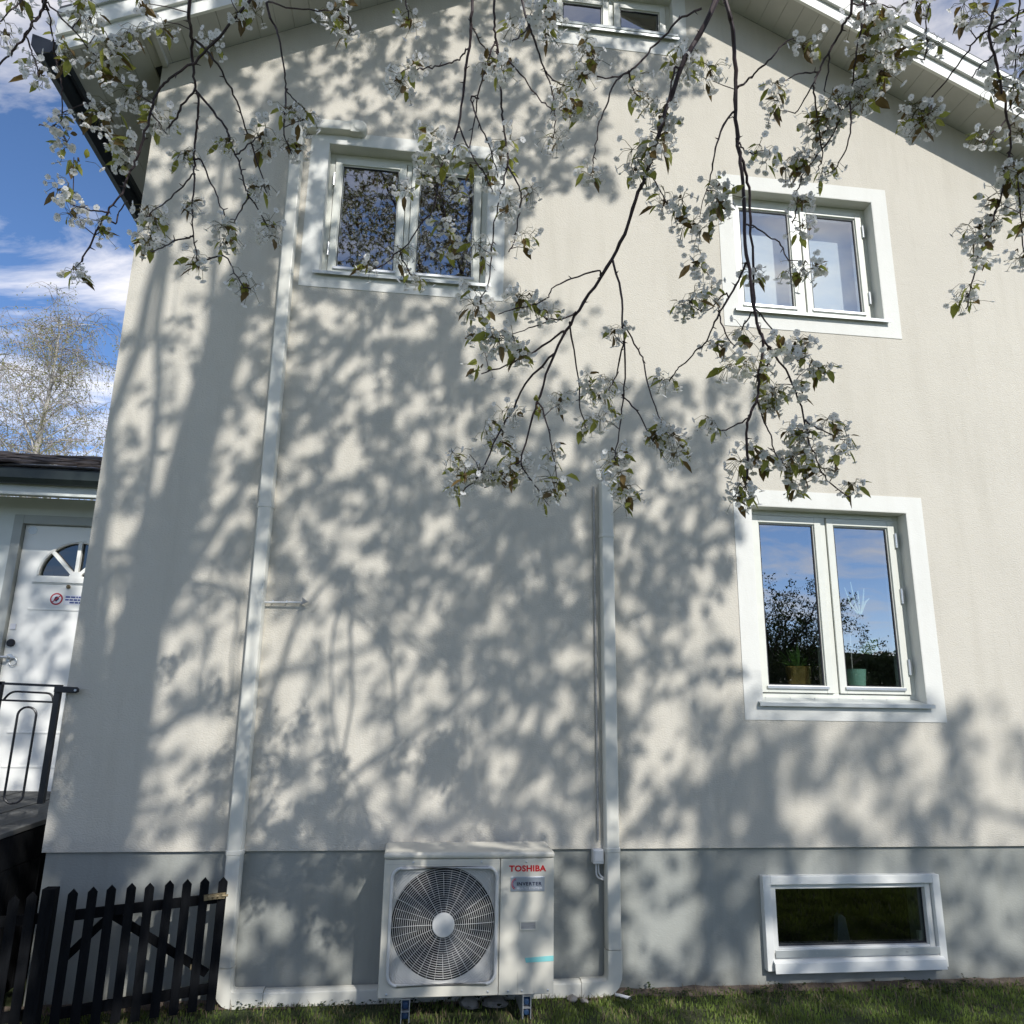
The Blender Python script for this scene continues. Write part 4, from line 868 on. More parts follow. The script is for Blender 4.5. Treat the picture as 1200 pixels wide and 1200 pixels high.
MB().prism([(bx0+fw-.012, -.005, bz0+.066), (bx0+fw-.012, -.046, bz0+.047), (bx0+fw-.012, -.050, bz0-.004), (bx0+fw-.012, -.045, bz0-.004), (bx0+fw-.012, -.040, bz0+.037), (bx0+fw-.012, -.005, bz0+.055)], (bx1-bx0-2*fw+.03, 0, 0)).build('sill', M['board'], bwo)
for q in (0.22, 0.30, .86): MB().tube([(bx0+q, -.0305, bz0+.092), (bx0+q, -.033, bz0+.092)], .004, 8).build('screw', M['steel'], bwo)
MB().box(i1-b-.035, i1-b-.012, .05, .075, j0+b+.01, j0+b+.06).build('catch', M['frame'], bwo)
# the folded cloth and pipe standing inside the basement
o = MB().prism([(2.86, .62, .02), (2.88, .62, .20), (2.90, .62, .22), (2.93, .62, .20), (2.96, .62, .02)], (0, .05, 0)).build('hanging_towel', M['signwhite']); tag(o, 'pale towel hanging inside behind the basement window', 'towel')

box('cellar_dark_panel', M['dim'], house, 1.6, 3.6, 1.4, 1.42, -.3, .97)  # cellar panels and floor painted near-black so the room looks unlit
box('cellar_dark_floor', M['dim'], house, XL+.302, XR-.302, .302, 8.99, -.3, -.25)
for _a in (1.6, 3.6): box('cellar_dark_panel', M['dim'], house, _a-.02, _a, .302, 1.4, -.24, .97)
# white box unit and other fixings on the wall
# ---------------------------------------------------------------- pipe ducts
def rounded(pts, r, k=5):
    """round the corners of a polyline"""
    outp = [Vector(pts[0])]
    for i in range(1, len(pts)-1):
        a, b_, c = Vector(pts[i-1]), Vector(pts[i]), Vector(pts[i+1])
        p = b_ + (a-b_).normalized()*r; q = b_ + (c-b_).normalized()*r
        for j in range(k+1):
            t = j/k; outp.append(p*(1-t)**2 + b_*2*t*(1-t) + q*t*t)
    outp.append(Vector(pts[-1])); return outp
def duct_piece(name, parent, path, w2=0.044, dp=0.06, y=0.0, m=None, proud=0.0):
    """trapezoid duct profile swept along a path in the wall plane"""
    prof = [(-w2, 0), (-w2, -dp*.55), (-w2*.80, -dp), (w2*.80, -dp), (w2, -dp*.55), (w2, 0)]
    mb = MB(); n_ = len(path); vs2 = []
    for i, p in enumerate(path):
        t = (Vector(path[min(i+1, n_-1)]) - Vector(path[max(i-1, 0)])).normalized()
        nrm = Vector((t.z, 0, -t.x)).normalized()
        k_ = 1.0
        if 0 < i < n_-1:
            t1 = (Vector(path[i]) - Vector(path[i-1])).normalized(); k_ = 1/max(.7, t1.dot(t))
        for a, b_ in prof: vs2.append(Vector(p) + nrm*(a*(1+proud)*k_) + Vector((0, y + b_ - (0.002 if proud else 0)*1, 0)))
    k = len(prof)
    fs = [(i*k+j, i*k+(j+1) % k, (i+1)*k+(j+1) % k, (i+1)*k+j) for i in range(n_-1) for j in range(k)]
    fs += [tuple(range(k-1, -1, -1)), tuple((n_-1)*k+j for j in range(k))]
    mb.add(vs2, fs); return mb.build(name, m or M['duct'], parent, bevel=0.0 if n_ > 4 else 0.004)
dl = thing('cable_duct', (-0.93, 0, 0), 'long white plastic pipe duct climbing the wall left of the upper left window', 'pipe duct', 'white pipe ducts fixed to the house wall')
duct_piece('duct_section', dl, [(-0.978, 0, 5.33), (-0.953, 0, 2.70)])
duct_piece('duct_section', dl, [(-0.953, 0, 2.70-.004), (-0.937, 0, 0.757)])
duct_piece('duct_section', dl, [(-0.937, 0, 0.745), (-0.930, 0, 0.19)])
duct_piece('duct_elbow', dl, rounded([(-0.930, 0, 0.189), (-0.928, 0, 0.035), (-0.72, 0, 0.037)], .075), w2=.046, proud=.04)
duct_piece('duct_section', dl, [(-0.719, 0, 0.036), (0.32, 0, 0.040)], w2=.043)
duct_piece('duct_elbow', dl, rounded([(-0.978, 0, 5.31), (-0.979, 0, 5.425), (-0.86, 0, 5.43)], .03), w2=.047, proud=.04)
duct_piece('duct_section', dl, [(-0.86, 0, 5.43), (-0.62, 0, 5.437)])
duct_piece('duct_joint', dl, [(-0.9535, 0, 2.715), (-0.9530, 0, 2.685)], w2=.0465, proud=.04)
duct_piece('duct_joint', dl, [(-0.9372, 0, .765), (-0.9368, 0, .738)], w2=.0465, proud=.04)
ec = MB().lathe((-0.565, 0.0, 5.438), [(.052, 0), (.052, .045), (.046, .062), (.034, .068)], 24, 'y'); ec.box(-0.625, -0.565, -.063, 0, 5.388, 5.487); ec.build('end_cap', M['duct'], dl, bevel=.003)
dr = thing('cable_duct', (1.17, 0, 0), 'shorter white plastic pipe duct rising from the outdoor unit to half height', 'pipe duct', 'white pipe ducts fixed to the house wall')
duct_piece('duct_section', dr, [(1.163, 0, 2.955), (1.163, 0, 2.603)])
duct_piece('duct_section', dr, [(1.163, 0, 2.598), (1.168, 0, 0.757)])
duct_piece('duct_section', dr, [(1.169, 0, 0.745), (1.169, 0, 0.235)], w2=.045)
duct_piece('duct_elbow', dr, rounded([(1.169, 0, 0.233), (1.169, 0, 0.042), (0.98, 0, 0.041)], .075), w2=.046, proud=.04)
duct_piece('duct_section', dr, [(0.979, 0, 0.041), (0.40, 0, 0.040)], w2=.043)
duct_piece('duct_joint', dr, [(1.163, 0, 2.612), (1.163, 0, 2.588)], w2=.0465, proud=.04)
duct_piece('duct_joint', dr, [(1.168, 0, .765), (1.169, 0, .738)], w2=.0465, proud=.04)
MB().tube(rounded([(1.15, 0.0, 3.03), (1.15, -.03, 3.03), (1.15, -.03, 2.94)], .02), .018, 10).build('pipe', M['cable'], dr)
MB().tube([(1.085, -.012, 2.93), (1.092, -.012, .80)], .007, 8).build('side_cable', M['plank'], dr)
MB().tube(rounded([(1.16, -.03, .01), (1.20, -.07, .012), (1.25, -.10, .008)], .02), .009, 8).build('drain_hose', M['cable'], dr)

jb = thing('junction_box', (1.09, 0, .7), 'small white electrical box with two looped cables beside the right duct', 'electrical box')
MB().box(1.055, 1.118, -.040, .021, .675, .755).build('box', M['cable'], jb, bevel=.006)
MB().box(1.062, 1.112, -.044, -.040, .690, .748).build('lid', M['cable'], jb, bevel=.003)
for q, dx in ((0, 0), (1, .014)):
    MB().tube(rounded([(1.078+dx, -.012, .676), (1.078+dx, -.012, .60+dx*.8), (1.13, -.012, .585+dx*.6)], .028), .005, 8).build('cable', M['cable'], jb)

hk = thing('wall_hook', (-0.90, 0, 2.12), 'thin white metal hook arm with pointed tip sticking out beside the left duct', 'wall hook')
MB().tube([(-0.905, -.032, 2.115), (-0.68, -.036, 2.121)], .0055, 8).build('arm', M['cable'], hk)
MB().prism([(-0.70, -.05, 2.103), (-0.655, -.05, 2.124), (-0.69, -.05, 2.150), (-0.688, -.05, 2.128)], (0, .012, 0)).build('tip', M['plank'], hk)
for xx in (-0.86, -.78): MB().tube([(xx, -.03, 2.127), (xx, .0, 2.127)], .004, 6).build('pin', M['steel'], hk)

# ================================================================ OUTDOOR UNIT
ac = thing('outdoor_unit', (0.33, -0.2, 0), 'white heat pump outdoor unit with round fan grille standing at the foot of the wall', 'heat pump')
AX0, AX1, AZ0, AZ1, AY0, AY1 = -0.118, 0.770, 0.130, 0.770, -0.352, -0.06
# body: front panel with a rounded square opening, box behind
FX, FZ, FH, FR = 0.196, 0.458, 0.276, 0.055
def rsq(cx, cz, hx2, hz2, r, k=7):
    o = []
    for q, (sx_, sz_) in enumerate(((1, 1), (-1, 1), (-1, -1), (1, -1))):
        for j in range(k+1):
            a = math.pi/2*q + math.pi/2*j/k
            o.append((cx + sx_*(hx2-r) + r*math.cos(a), cz + sz_*(hz2-r) + r*math.sin(a)))
    return o
pierced('front_panel', [(AX0, AZ0), (0.4835, AZ0), (0.4835, AZ1), (AX0, AZ1)], [rsq(FX, FZ, FH, FH, FR)], AY0, AY0+.02, M['ac'], ac).modifiers.new('bevel', 'BEVEL').width = .003
box('service_panel', M['ac'], ac, 0.4865, AX1, AY0, AY0+.02, AZ0, AZ1, bevel=.003)
sh = MB(); sh.box(AX0+.001, AX0+.012, AY0+.021, AY1, AZ0, AZ1).box(AX1-.012, AX1-.001, AY0+.021, AY1, AZ0, AZ1).box(AX0+.012, AX1-.012, AY1-.012, AY1, AZ0, AZ1).box(AX0+.012, AX1-.012, AY0+.021, AY1-.012, AZ0, AZ0+.012)
sh.build('casing', M['ac'], ac)
tp = MB(); tp.box(AX0-.004, AX1+.004, AY0-.008, AY1+.004, AZ1+.002, AZ1+.034); tp.build('top_cover', M['ac'], ac, bevel=.012)
# dark bell mouth and inner panel
b = bmesh.new(); k = 64; cav = MB(); RC = .268
ring = [(FX+RC*math.cos(2*math.pi*j/k), FZ+RC*math.sin(2*math.pi*j/k)) for j in range(k)]
pierced('inner_panel', rsq(FX, FZ, FH+.004, FH+.004, FR), [ring], AY0+.035, AY0+.04, M['acgrille'], ac)
cv = MB(); cv.add([(x, AY0+.041, z) for x, z in ring] + [(x, AY0+.16, z) for x, z in ring], [(j, (j+1) % k, (j+1) % k+k, j+k) for j in range(k)] + [tuple(range(k, 2*k))]); cv.build('fan_housing', M['accav'], ac)
fb = MB()
for q in range(3):
    a0 = 2*math.pi*q/3 + .3; rows = []
    for i in range(7):
        r = .05 + .19*i/6
        for j in range(7):
            t = j/6; a = a0 + t*(1.25 - .25*i/6) + .25*(i/6)**2; rows.append((FX+r*math.cos(a), AY0+.085+.05*t+.01*math.sin(i), FZ+r*math.sin(a)))
    fb.add(rows, [(i*7+j, i*7+j+1, (i+1)*7+j+1, (i+1)*7+j) for i in range(6) for j in range(6)])
fb.lathe((FX, AY0+.14, FZ), [(.06, 0), (.06, .05), (.04, .065)], 24, 'y')
fb.build('fan', M['fan'], ac, smooth=True)
# grille: rim, rings cut by the rounded square, radial ribs, hub disc
gr_ = MB(); rim = rsq(FX, FZ, FH-.004, FH-.004, FR-.004, 9); gr_.tube([(x, AY0-.004, z) for x, z in rim], .0085, 8, closed=True); gr_.build('grille_rim', M['acgrille'], ac, smooth=True)
inside = lambda x, z: (abs(x-FX) < FH-.008 and abs(z-FZ) < FH-.008 and (math.hypot(max(0, abs(x-FX)-(FH-FR)), max(0, abs(z-FZ)-(FH-FR))) < FR-.008))
gm = MB()
nr = 22
for i in range(nr + 7):
    r = .045 + (.268-.045)*i/(nr-1); kk = 96; run = []
    ang = [2*math.pi*j/kk for j in range(kk)]
    ok = [inside(FX+r*math.cos(a), FZ+r*math.sin(a)) for a in ang]
    if all(ok): gm.tube([(FX+r*math.cos(a), AY0+.006, FZ+r*math.sin(a)) for a in ang], .00125, 4, closed=True)
    else:
        s0 = next((j for j in range(kk) if ok[j] and not ok[j-1]), None)
        if s0 is None: continue
        run = []
        for j in range(kk+1):
            jj = (s0+j) % kk
            if ok[jj] and j < kk: run.append(ang[jj])
            else:
                if len(run) > 1: gm.tube([(FX+r*math.cos(a), AY0+.006, FZ+r*math.sin(a)) for a in run], .00125, 4)
                run = []
nrib = 36
for i in range(nrib):
    a0 = 2*math.pi*i/nrib; ra = .048 if i % 2 == 0 else .135; pp = []
    for j in range(12):
        r = ra + (.385-ra)*j/11; a = a0 + .10*(r-.05)/.2*.35
        x, z = FX+r*math.cos(a), FZ+r*math.sin(a)
        if inside(x, z): pp.append((x, AY0+.003, z))
    if len(pp) > 1: gm.tube(pp, .0009 if i % 3 else .0013, 4)
gm.build('grille', M['acgrille'], ac)
MB().lathe((FX, AY0+.008, FZ), [(.058, 0), (.058, .012), (.054, .017), (.03, .0185)], 40, 'y').build('hub_disc', M['acgrille'], ac, smooth=False)
# lettering and fittings
text('lettering', 'TOSHIBA', M['red'], ac, .531, .728, .7065, .7375, AY0-.0008, bold=.035, spacing=1.05)
bd = MB().box(.540, .720, AY0-.004, AY0-.0005, .612, .682).build('badge', M['badge'], ac, bevel=.002)
text('badge_lettering', 'INVERTER', M['ink'], bd, .573, .704, .640, .657, AY0-.005, bold=.02, spacing=1.15)
text('badge_lettering', 'MULTI SYSTEM', M['signwhite'], bd, .573, .704, .622, .631, AY0-.005, spacing=1.3)
for rr_ in (.020, .026):
    MB().tube([(.572+rr_*math.cos(a), AY0-.005, .648+rr_*math.sin(a)) for a in [R(100+12*q) for q in range(13)]], .0016, 5).build('badge_swirl', M['purple'] if rr_ < .022 else M['red'], bd)
hd = MB(); hd.box(.590, .680, AY0-.006, AY0-.0006, .4645, .471).box(.590, .680, AY0-.006, AY0-.0006, .427, .4335).box(.590, .597, AY0-.006, AY0-.0006, .4335, .4645).box(.673, .680, AY0-.006, AY0-.0006, .4335, .4645)
hd.box(.597, .673, AY0-.002, AY0-.0006, .4335, .4645, 1); hd.build('grip_recess', [M['ac'], M['plank']], ac)
MB().prism([(.620, AY0-.002, .298), (.625, AY0-.002, .276), (.769, AY0-.002, .281), (.769, AY0-.002, .306), (.70, AY0-.002, .303)], (0, .0012, 0)).build('tape_strip', M['tape'], ac)
for x, z in ((.03, .755), (.385, .755), (.622, .755), (-.075, .148), (.432, .148), (.535, .148), (.606, .148), (.74, .148)):
    MB().lathe((x, AY0+.001, z), [(.0055, 0), (.0055, .004), (.003, .005)], 10, 'y').build('screw', M['galv'], ac)
box('panel_seam', M['plank'], ac, .583, .5838, AY0-.0012, AY0-.0002, AZ0, .235)
box('panel_seam', M['plank'], ac, .668, .6688, AY0-.0012, AY0-.0002, AZ0, .165)
box('panel_seam', M['plank'], ac, AX0+.01, .48, AY0-.0012, AY0-.0002, .7455, .7462)
for xc in (0.022, 0.632):
    ft = MB(); ft.box(xc-.022, xc-.018, -.36, -.05, .022, .128).box(xc+.018, xc+.022, -.36, -.05, .022, .128).box(xc-.018, xc+.018, -.36, -.05, .07, .074).box(xc-.0179, xc+.0179, -.355, -.05, .122, .126)
    f_ = ft.build('foot', M['galv'], ac)
    MB().lathe((xc, -.343, .096), [(.014, 0), (.014, .006), (.009, .01)], 16, 'y').box(xc-.0175, xc+.0175, -.340, -.335, .078, .12).build('foot_cap', M['bluecap'], f_)
    MB().lathe((xc, -.343, .050), [(.0135, 0), (.0135, .004), (.009, .006)], 16, 'y').box(xc-.0175, xc+.0175, -.340, -.335, .034, .068).build('foot_cap', M['bluecap'], f_)
box('side_louvre', M['accav'], ac, AX1-.001, AX1+.0005, -.28, -.12, .25, .6)

# ================================================================ POTTED PLANTS inside the ground floor window
box('window_board', M['frame'], house, 2.12, 3.29, .19, .42, 1.665, 1.688)
def potted(name, label, cx, cy, cz, r, hgt, m):
    t = thing(name, (cx, cy, cz), label, 'potted plant'); k = [(r*.82, 0), (r, hgt*.95), (r*1.03, hgt), (r*.93, hgt), (r*.9, hgt*.85)]
    MB().lathe((cx, cy, cz), k, 28).build('pot', m, t, smooth=False); return t
pz = 1.689
t1 = potted('potted_plant', 'bushy green plant in a brass pot behind the left ground floor pane', 2.56, .30, pz, .085, .14, M['pot_brass'])
lf = MB(); rr = random.Random(4)
for i in range(60):
    a = rr.random()*6.28; L_ = rr.uniform(.08, .22); el = rr.uniform(.2, 1.4); p0 = Vector((2.56+math.cos(a)*.03, .30+math.sin(a)*.03, pz+.13))
    d = Vector((math.cos(a)*math.cos(el), math.sin(a)*math.cos(el)*.6, math.sin(el))); sdv = d.cross(Vector((0, 0, 1))).normalized()*.013
    lf.add([p0-sdv*.2, p0+sdv*.2, p0+d*L_*.5+sdv, p0+d*L_*.5-sdv, p0+d*L_+Vector((0, 0, -.03))], [(0, 1, 2, 3), (3, 2, 4)])
lf.build('foliage', M['plant'], t1)
t2 = potted('potted_plant', 'tall thin plant with one broad leaf in a mint green pot behind the right pane', 2.955, .27, pz, .063, .13, M['pot_green'])
MB().tube([(2.93, .27, pz+.12), (2.935, .27, pz+.35), (3.0, .24, pz+.55)], [.004, .0035, .002], 6).build('stem', M['plank'], t2)
for nm, pts in (('leaf', [(2.975, .25, 1.93), (3.03, .24, 1.955), (3.09, .235, 1.985), (3.135, .235, 2.035)]),):
    lm = MB(); c = [Vector(p) for p in pts]; wds = (.006, .036, .04, .004)
    vs2 = []
    for p, w_ in zip(c, wds): vs2 += [p+Vector((-.4*w_, 0, w_)), p+Vector((.4*w_, -.01, -w_))]
    lm.add(vs2, [(0, 1, 3, 2), (2, 3, 5, 4), (4, 5, 7, 6)]); lm.build('leaf', M['plant'], t2, smooth=True)
fm = MB()
for i, (dx, dz, L_) in enumerate(((.0, .0, .16), (.03, .05, .13), (-.06, .08, .1), (.05, -.03, .14), (-.03, .1, .12))):
    p0 = Vector((3.0, .235, pz+.50)); fm.tube([p0+Vector((dx*.2, 0, 0)), p0+Vector((dx, 0, L_*.6)), p0+Vector((dx*1.6, 0, L_+dz))], [.004, .007, .003], 5)
fm.build('flower_spike', M['orchid'], t2)

# ================================================================ ENTRANCE ANNEX with door
YD = 1.8
an = thing('entrance_annex', (-4, YD, 0), 'low white side building with tiled roof behind the left corner of the house', 'building')
DX0, DX1, DZ0, DZ1 = -3.215, -2.33, 0.835, 2.895          # door leaf
pierced('wall', [(-6.5, -.3), (XL-.003, -.3), (XL-.003, 3.12), (-6.5, 3.12)], [rect((DX0-.05, DX1+.05, DZ0-.04, DZ1+.045))], YD, YD+.2, M['doorwall'], an)
box('side_wall', M['doorwall'], an, -6.5, -6.3, YD+.201, 6.0, -.3, 3.12)
df = MB(); fy0, fy1 = YD-.018, YD+.10
df.box(DX0-.075, DX0-.004, fy0, fy1, DZ0-.04, DZ1+.075).box(DX1+.004, DX1+.075, fy0, fy1, DZ0-.04, DZ1+.075).box(DX0-.004, DX1+.004, fy0+.001, fy1, DZ1+.004, DZ1+.075)
df.build('door_frame', M['doorframe'], an, bevel=.004)
box('threshold', M['plank'], an, DX0-.004, DX1+.004, YD-.05, YD+.12, DZ0-.045, DZ0-.004)
# the leaf with a half round fanlight
CX, CZ, CRr = -2.772, 2.485, 0.285
arch = [(CX-CRr, CZ-.0)] + [(CX+CRr*math.cos(math.pi-math.pi*j/24), CZ+CRr*.97*math.sin(math.pi*j/24)) for j in range(1, 24)] + [(CX+CRr, CZ)]
door = pierced('door', [(DX0, DZ0), (DX1, DZ0), (DX1, DZ1), (DX0, DZ1)], [arch], YD+.03, YD+.08, M['door'], an)
MB().add([(x, YD+.055, z) for x, z in arch], [tuple(range(len(arch)))]).build('fanlight_pane', M['glass_dark'], door)
box('hall_dark_panel', M['dim'], an, DX0-.3, DX1+.3, YD+1.2, YD+1.22, 0, 3.1)  # dark panels added to shut daylight out behind the fanlight
for _a in (DX0-.3, DX1+.28): box('hall_dark_panel', M['dim'], an, _a, _a+.02, YD+.201, YD+1.2, 0, 3.1)
box('hall_dark_lid', M['dim'], an, DX0-.3, DX1+.3, YD+.201, YD+1.22, 3.1, 3.115)
fl = MB()
ya = YD+.012
fl.tube([(x, YD+.026, z) for x, z in [(CX+(CRr+.006)*math.cos(math.pi-math.pi*j/24), CZ+(CRr+.006)*.97*math.sin(math.pi*j/24)) for j in range(25)]], .011, 6)
fl.box(CX-CRr-.035, CX+CRr+.035, YD+.012, YD+.029, CZ-.055, CZ-.012)
for a in (45, 90, 135):
    c_, s2_ = math.cos(R(a)), math.sin(R(a)); px_, pz_ = -s2_*.014, c_*.014
    fl.prism([(CX+px_, YD+.02, CZ-.01+pz_), (CX-px_, YD+.02, CZ-.01-pz_), (CX+CRr*c_-px_, YD+.02, CZ+CRr*.97*s2_-pz_), (CX+CRr*c_+px_, YD+.02, CZ+CRr*.97*s2_+pz_)], (0, .03, 0))
fl.lathe((CX, YD+.035, CZ-.01), [(.05, 0), (.05, .02)], 20, 'y')
fl.build('fanlight_muntins', M['door'], door)
for z in (2.425, 2.215, 1.27, 1.02): MB().box(DX0+.12, DX1-.12, YD+.024, YD+.0295, z-.008, z+.008).build('moulding', M['door'], door, bevel=.003)
MB().lathe((-2.815, YD+.03, 2.40), [(.013, 0), (.016, .012), (.010, .02)], 16, 'y').build('door_knocker', M['brass'], door)
MB().lathe((-3.157, YD+.03, 2.853), [(.034, 0), (.034, .004)], 20, 'y').build('number_plate', M['sillm'], door).scale = (1, 1, 1)
MB().lathe((-3.175, YD+.03, 1.945), [(.030, 0), (.030, .012), (.024, .02)], 20, 'y').build('lock', M['seal'], door)
hn = MB().lathe((-3.165, YD+.03, 1.832), [(.028, 0), (.028, .012)], 20, 'y'); hn.tube([(-3.165, YD+.02, 1.832), (-3.165, YD-.025, 1.832), (-3.26, YD-.03, 1.836)], [.011, .011, .009], 8); hn.build('handle', M['galv'], door)
ky = MB().tube([(-3.13+.028*math.cos(a), YD+.012, 1.80+.028*math.sin(a)) for a in [R(20*q) for q in range(18)]], .0035, 6, closed=True); ky.box(-3.16, -3.12, YD+.01, YD+.016, 1.825, 1.84); ky.build('key_ring', M['galv'], door)
box('bell_plate', M['signwhite'], door, -3.20, -3.16, YD+.022, YD+.0295, 2.05, 2.095)
st = MB(); c0 = (-2.893, YD+.029, 2.300); st.lathe(c0, [(.048, 0), (.048, .0012)], 28, 'y', 0); st.lathe((c0[0], c0[1]-.0015, c0[2]), [(.037, 0), (.037, .0008)], 28, 'y', 1)
st.prism([(c0[0]-.036, YD+.026, 2.272), (c0[0]-.030, YD+.026, 2.266), (c0[0]+.036, YD+.026, 2.328), (c0[0]+.030, YD+.026, 2.334)], (0, .0005, 0), 0)
st.prism([(c0[0]-.018, YD+.0263, 2.292), (c0[0]+.002, YD+.0263, 2.277), (c0[0]+.022, YD+.0263, 2.302), (c0[0]+.004, YD+.0263, 2.322), (c0[0]-.012, YD+.0263, 2.315)], (0, .0005, 0), 2)
st.build('sticker', [M['signred'], M['signwhite'], M['ink']], door)
tx = MB(); rr = random.Random(2)
for row, (z, x1_) in enumerate(((2.318, -2.60), (2.296, -2.60), (2.274, -2.60))):
    x = -2.825 if row < 2 else -2.79
    while x < x1_:
        L_ = rr.uniform(.012, .035); tx.box(x, x+L_, YD+.027, YD+.0282, z-.006, z+.006); x += L_+.006
MB().box(-2.835, -2.585, YD+.0284, YD+.0296, 2.255, 2.335).build('sticker_ground', M['signwhite'], door)
tx.build('sticker_text', M['signblue'], door)
# annex roof edge
box('soffit', M['doorwall'], an, -6.7, XL-.003, 1.42, YD-.001, 3.125, 3.14)
box('fascia', M['doorwall'], an, -6.7, XL-.003, 1.395, 1.418, 3.045, 3.13, bevel=.003)
ag = MB(); za = 3.165; pr = [(1.395, za+.05), (1.392, za-.01), (1.365, za-.045), (1.33, za-.045), (1.302, za-.01), (1.298, za+.055), (1.304, za+.055), (1.308, za-.005), (1.334, za-.038), (1.362, za-.038), (1.386, za-.006), (1.389, za+.05)]
ag.prism([(-6.7, a, b_) for a, b_ in pr], (4.757, 0, 0)).build('gutter', M['greengutter'], an)
box('gutter_board', M['greengutter'], an, -6.7, XL-.003, 1.398, 1.42, 3.131, 3.26)
MB().prism([(-6.7, 1.42, 3.142), (-6.7, 1.42, 3.255), (-6.7, 3.9, 4.0), (-6.7, 3.9, 3.9)], (4.757, 0, 0)).build('roof', M['greengutter'], an)
rr = random.Random(9)
tm = MB(); k = 8
prof = [(.30*i/k, .007*math.sin(math.pi*2*i/k)) for i in range(k+1)]
vs2 = [(x, 0, z) for x, z in prof] + [(x, .42, z+.13) for x, z in prof] + [(x, 0, z-.016) for x, z in prof] + [(x, .42, z+.114) for x, z in prof]
n1 = k+1
tm.add(vs2, [(i, i+1, n1+i+1, n1+i) for i in range(k)] + [(2*n1+i+1, 2*n1+i, 3*n1+i, 3*n1+i+1) for i in range(k)] + [(i+1, i, 2*n1+i, 2*n1+i+1) for i in range(k)] + [(0, n1, 3*n1, 2*n1), (k, 2*n1+k, 3*n1+k, n1+k)])
tile = tm.mesh('tile', M['tile'], smooth=False)
for row in range(6):
    for i in range(15):
        o = link('roof_tile', tile, an); x = -6.7 + .302*i + .1
        if x > XL - .31: continue
        o.location = Vector(o.location) + Vector((x, 1.33 + .36*row, 3.292 + .118*row + rr.uniform(-.008, .012))); o.rotation_euler = (rr.uniform(-.012, .012), rr.uniform(-.03, .03), rr.uniform(-.01, .01))

# ================================================================ LANDING and its railing
dk = thing('deck', (-3, .5, 0), 'weathered grey wooden landing in front of the white door', 'deck')
rr = random.Random(6); x = -2.115; i = 0
while x > -4.6:
    w_ = .118; dz = rr.uniform(-.004, .003)
    MB().box(x-w_, x, -.62+rr.uniform(-.01, .01), 1.745, .828+dz, .856+dz).build('board', M['deck'], dk, bevel=.003); x -= w_+.007; i += 1
for y in (-.5, .5, 1.5): box('joist', M['picket'], dk, -4.6, -2.13, y, y+.05, .70, .822)
box('edge_beam', M['picket'], dk, -2.145, -2.12, -.6, 1.74, .66, .824)
y = -.6
while y < 1.7:
    box('skirt_board', M['picket'], dk, -2.135, -2.12 - 0, y, y+.108, 0, .655); y += .114
    
x = -4.6
while x < -2.2:
    box('skirt_board', M['picket'], dk, x, x+.108, -.60, -.585, 0, .80); x += .114

rl = thing('railing', (-2.1, -.03, .86), 'black wrought iron railing with long oval loops beside the white door', 'railing')
yr = -.03
box('post', M['iron'], rl, -1.985, -1.955, yr-.012, yr+.018, 1.0, 1.622)
box('post', M['iron'], rl, -2.295, -2.262, yr-.012, yr+.018, .857, 1.635)
MB().prism([(-2.95, yr-.012, 1.637), (-1.975, yr-.012, 1.609), (-1.975, yr-.012, 1.622), (-2.95, yr-.012, 1.650)], (0, .03, 0)).build('handrail', M['iron'], rl)
MB().prism([(-1.985, yr-.022, 1.581), (-1.868, yr-.022, 1.578), (-1.858, yr-.022, 1.586), (-1.858, yr-.022, 1.602), (-1.868, yr-.022, 1.611), (-1.985, yr-.022, 1.616)], (0, .02, 0)).build('wall_bracket', M['iron'], rl, bevel=.003)
MB().lathe((-1.872, yr-.021, 1.594), [(.007, 0), (.007, .006)], 6, 'y').build('bolt', M['galv'], rl)
MB().tube([(-2.262, yr, 1.535), (-1.985, yr, 1.528)], .006, 6).build('crossbar', M['iron'], rl)
MB().tube(rounded([(-2.245, yr, 1.535), (-2.215, yr, 1.583), (-1.995, yr, 1.575), (-1.988, yr, 1.53)], .035), .006, 6).build('arch_bar', M['iron'], rl)
for cx, in ((-2.112,), (-2.41,), (-2.56,)):
    ov = []
    for j in range(28):
        a = 2*math.pi*j/28; cz = 1.455 if math.sin(a) >= 0 else 1.045
        ov.append((cx+.048*math.cos(a) , yr, cz+.072*math.sin(a)*(.62)))
    MB().tube(ov, .0062, 6, closed=True).build('oval_loop', M['iron'], rl)
box('post', M['iron'], rl, -2.72, -2.69, yr-.012, yr+.018, .857, 1.645)

# ================================================================ PICKET GATE and fence
def picket_mesh(w_, hgt, th=.018):
    return MB().prism([(-w_/2, 0, 0), (w_/2, 0, 0), (w_/2, 0, hgt-w_*.55), (0, 0, hgt), (-w_/2, 0, hgt-w_*.55)], (0, th, 0)).mesh('picket', M['picket'])
G0, G1 = Vector((-0.957, -.155, 0)), Vector((-1.612, -.375, 0)); gd = (G1-G0); ga = math.atan2(-gd.y, -gd.x)
gt_ = thing('picket_gate', G1, 'small black picket gate with crossed braces and brass latch beside the duct', 'gate')
pk = picket_mesh(.043, .62); rr = random.Random(1)
for i in range(9):
    p = G0 + gd*(i/8); o = link('picket', pk, gt_); o.location = Vector(o.location) + Vector((p.x, p.y, .035 + rr.uniform(-.004, .004))); o.rotation_euler = (0, rr.uniform(-.006, .006), ga)
un = gd.normalized(); back = Vector((-un.y, un.x, 0));
if back.y < 0: back = -back
def slat(name, a, b_, th, hgt, off, parent, m=None):
    """bar between two points, behind the pickets"""
    a = Vector(a)+back*off; b_ = Vector(b_)+back*off; d = (b_-a).normalized(); up = d.cross(back).normalized()*(hgt/2)
    return MB().prism([a-up, b_-up, b_+up, a+up], back*th).build(name, m or M['picket'], parent, bevel=.002)
e0, e1 = G0-un*.015, G1+un*.02
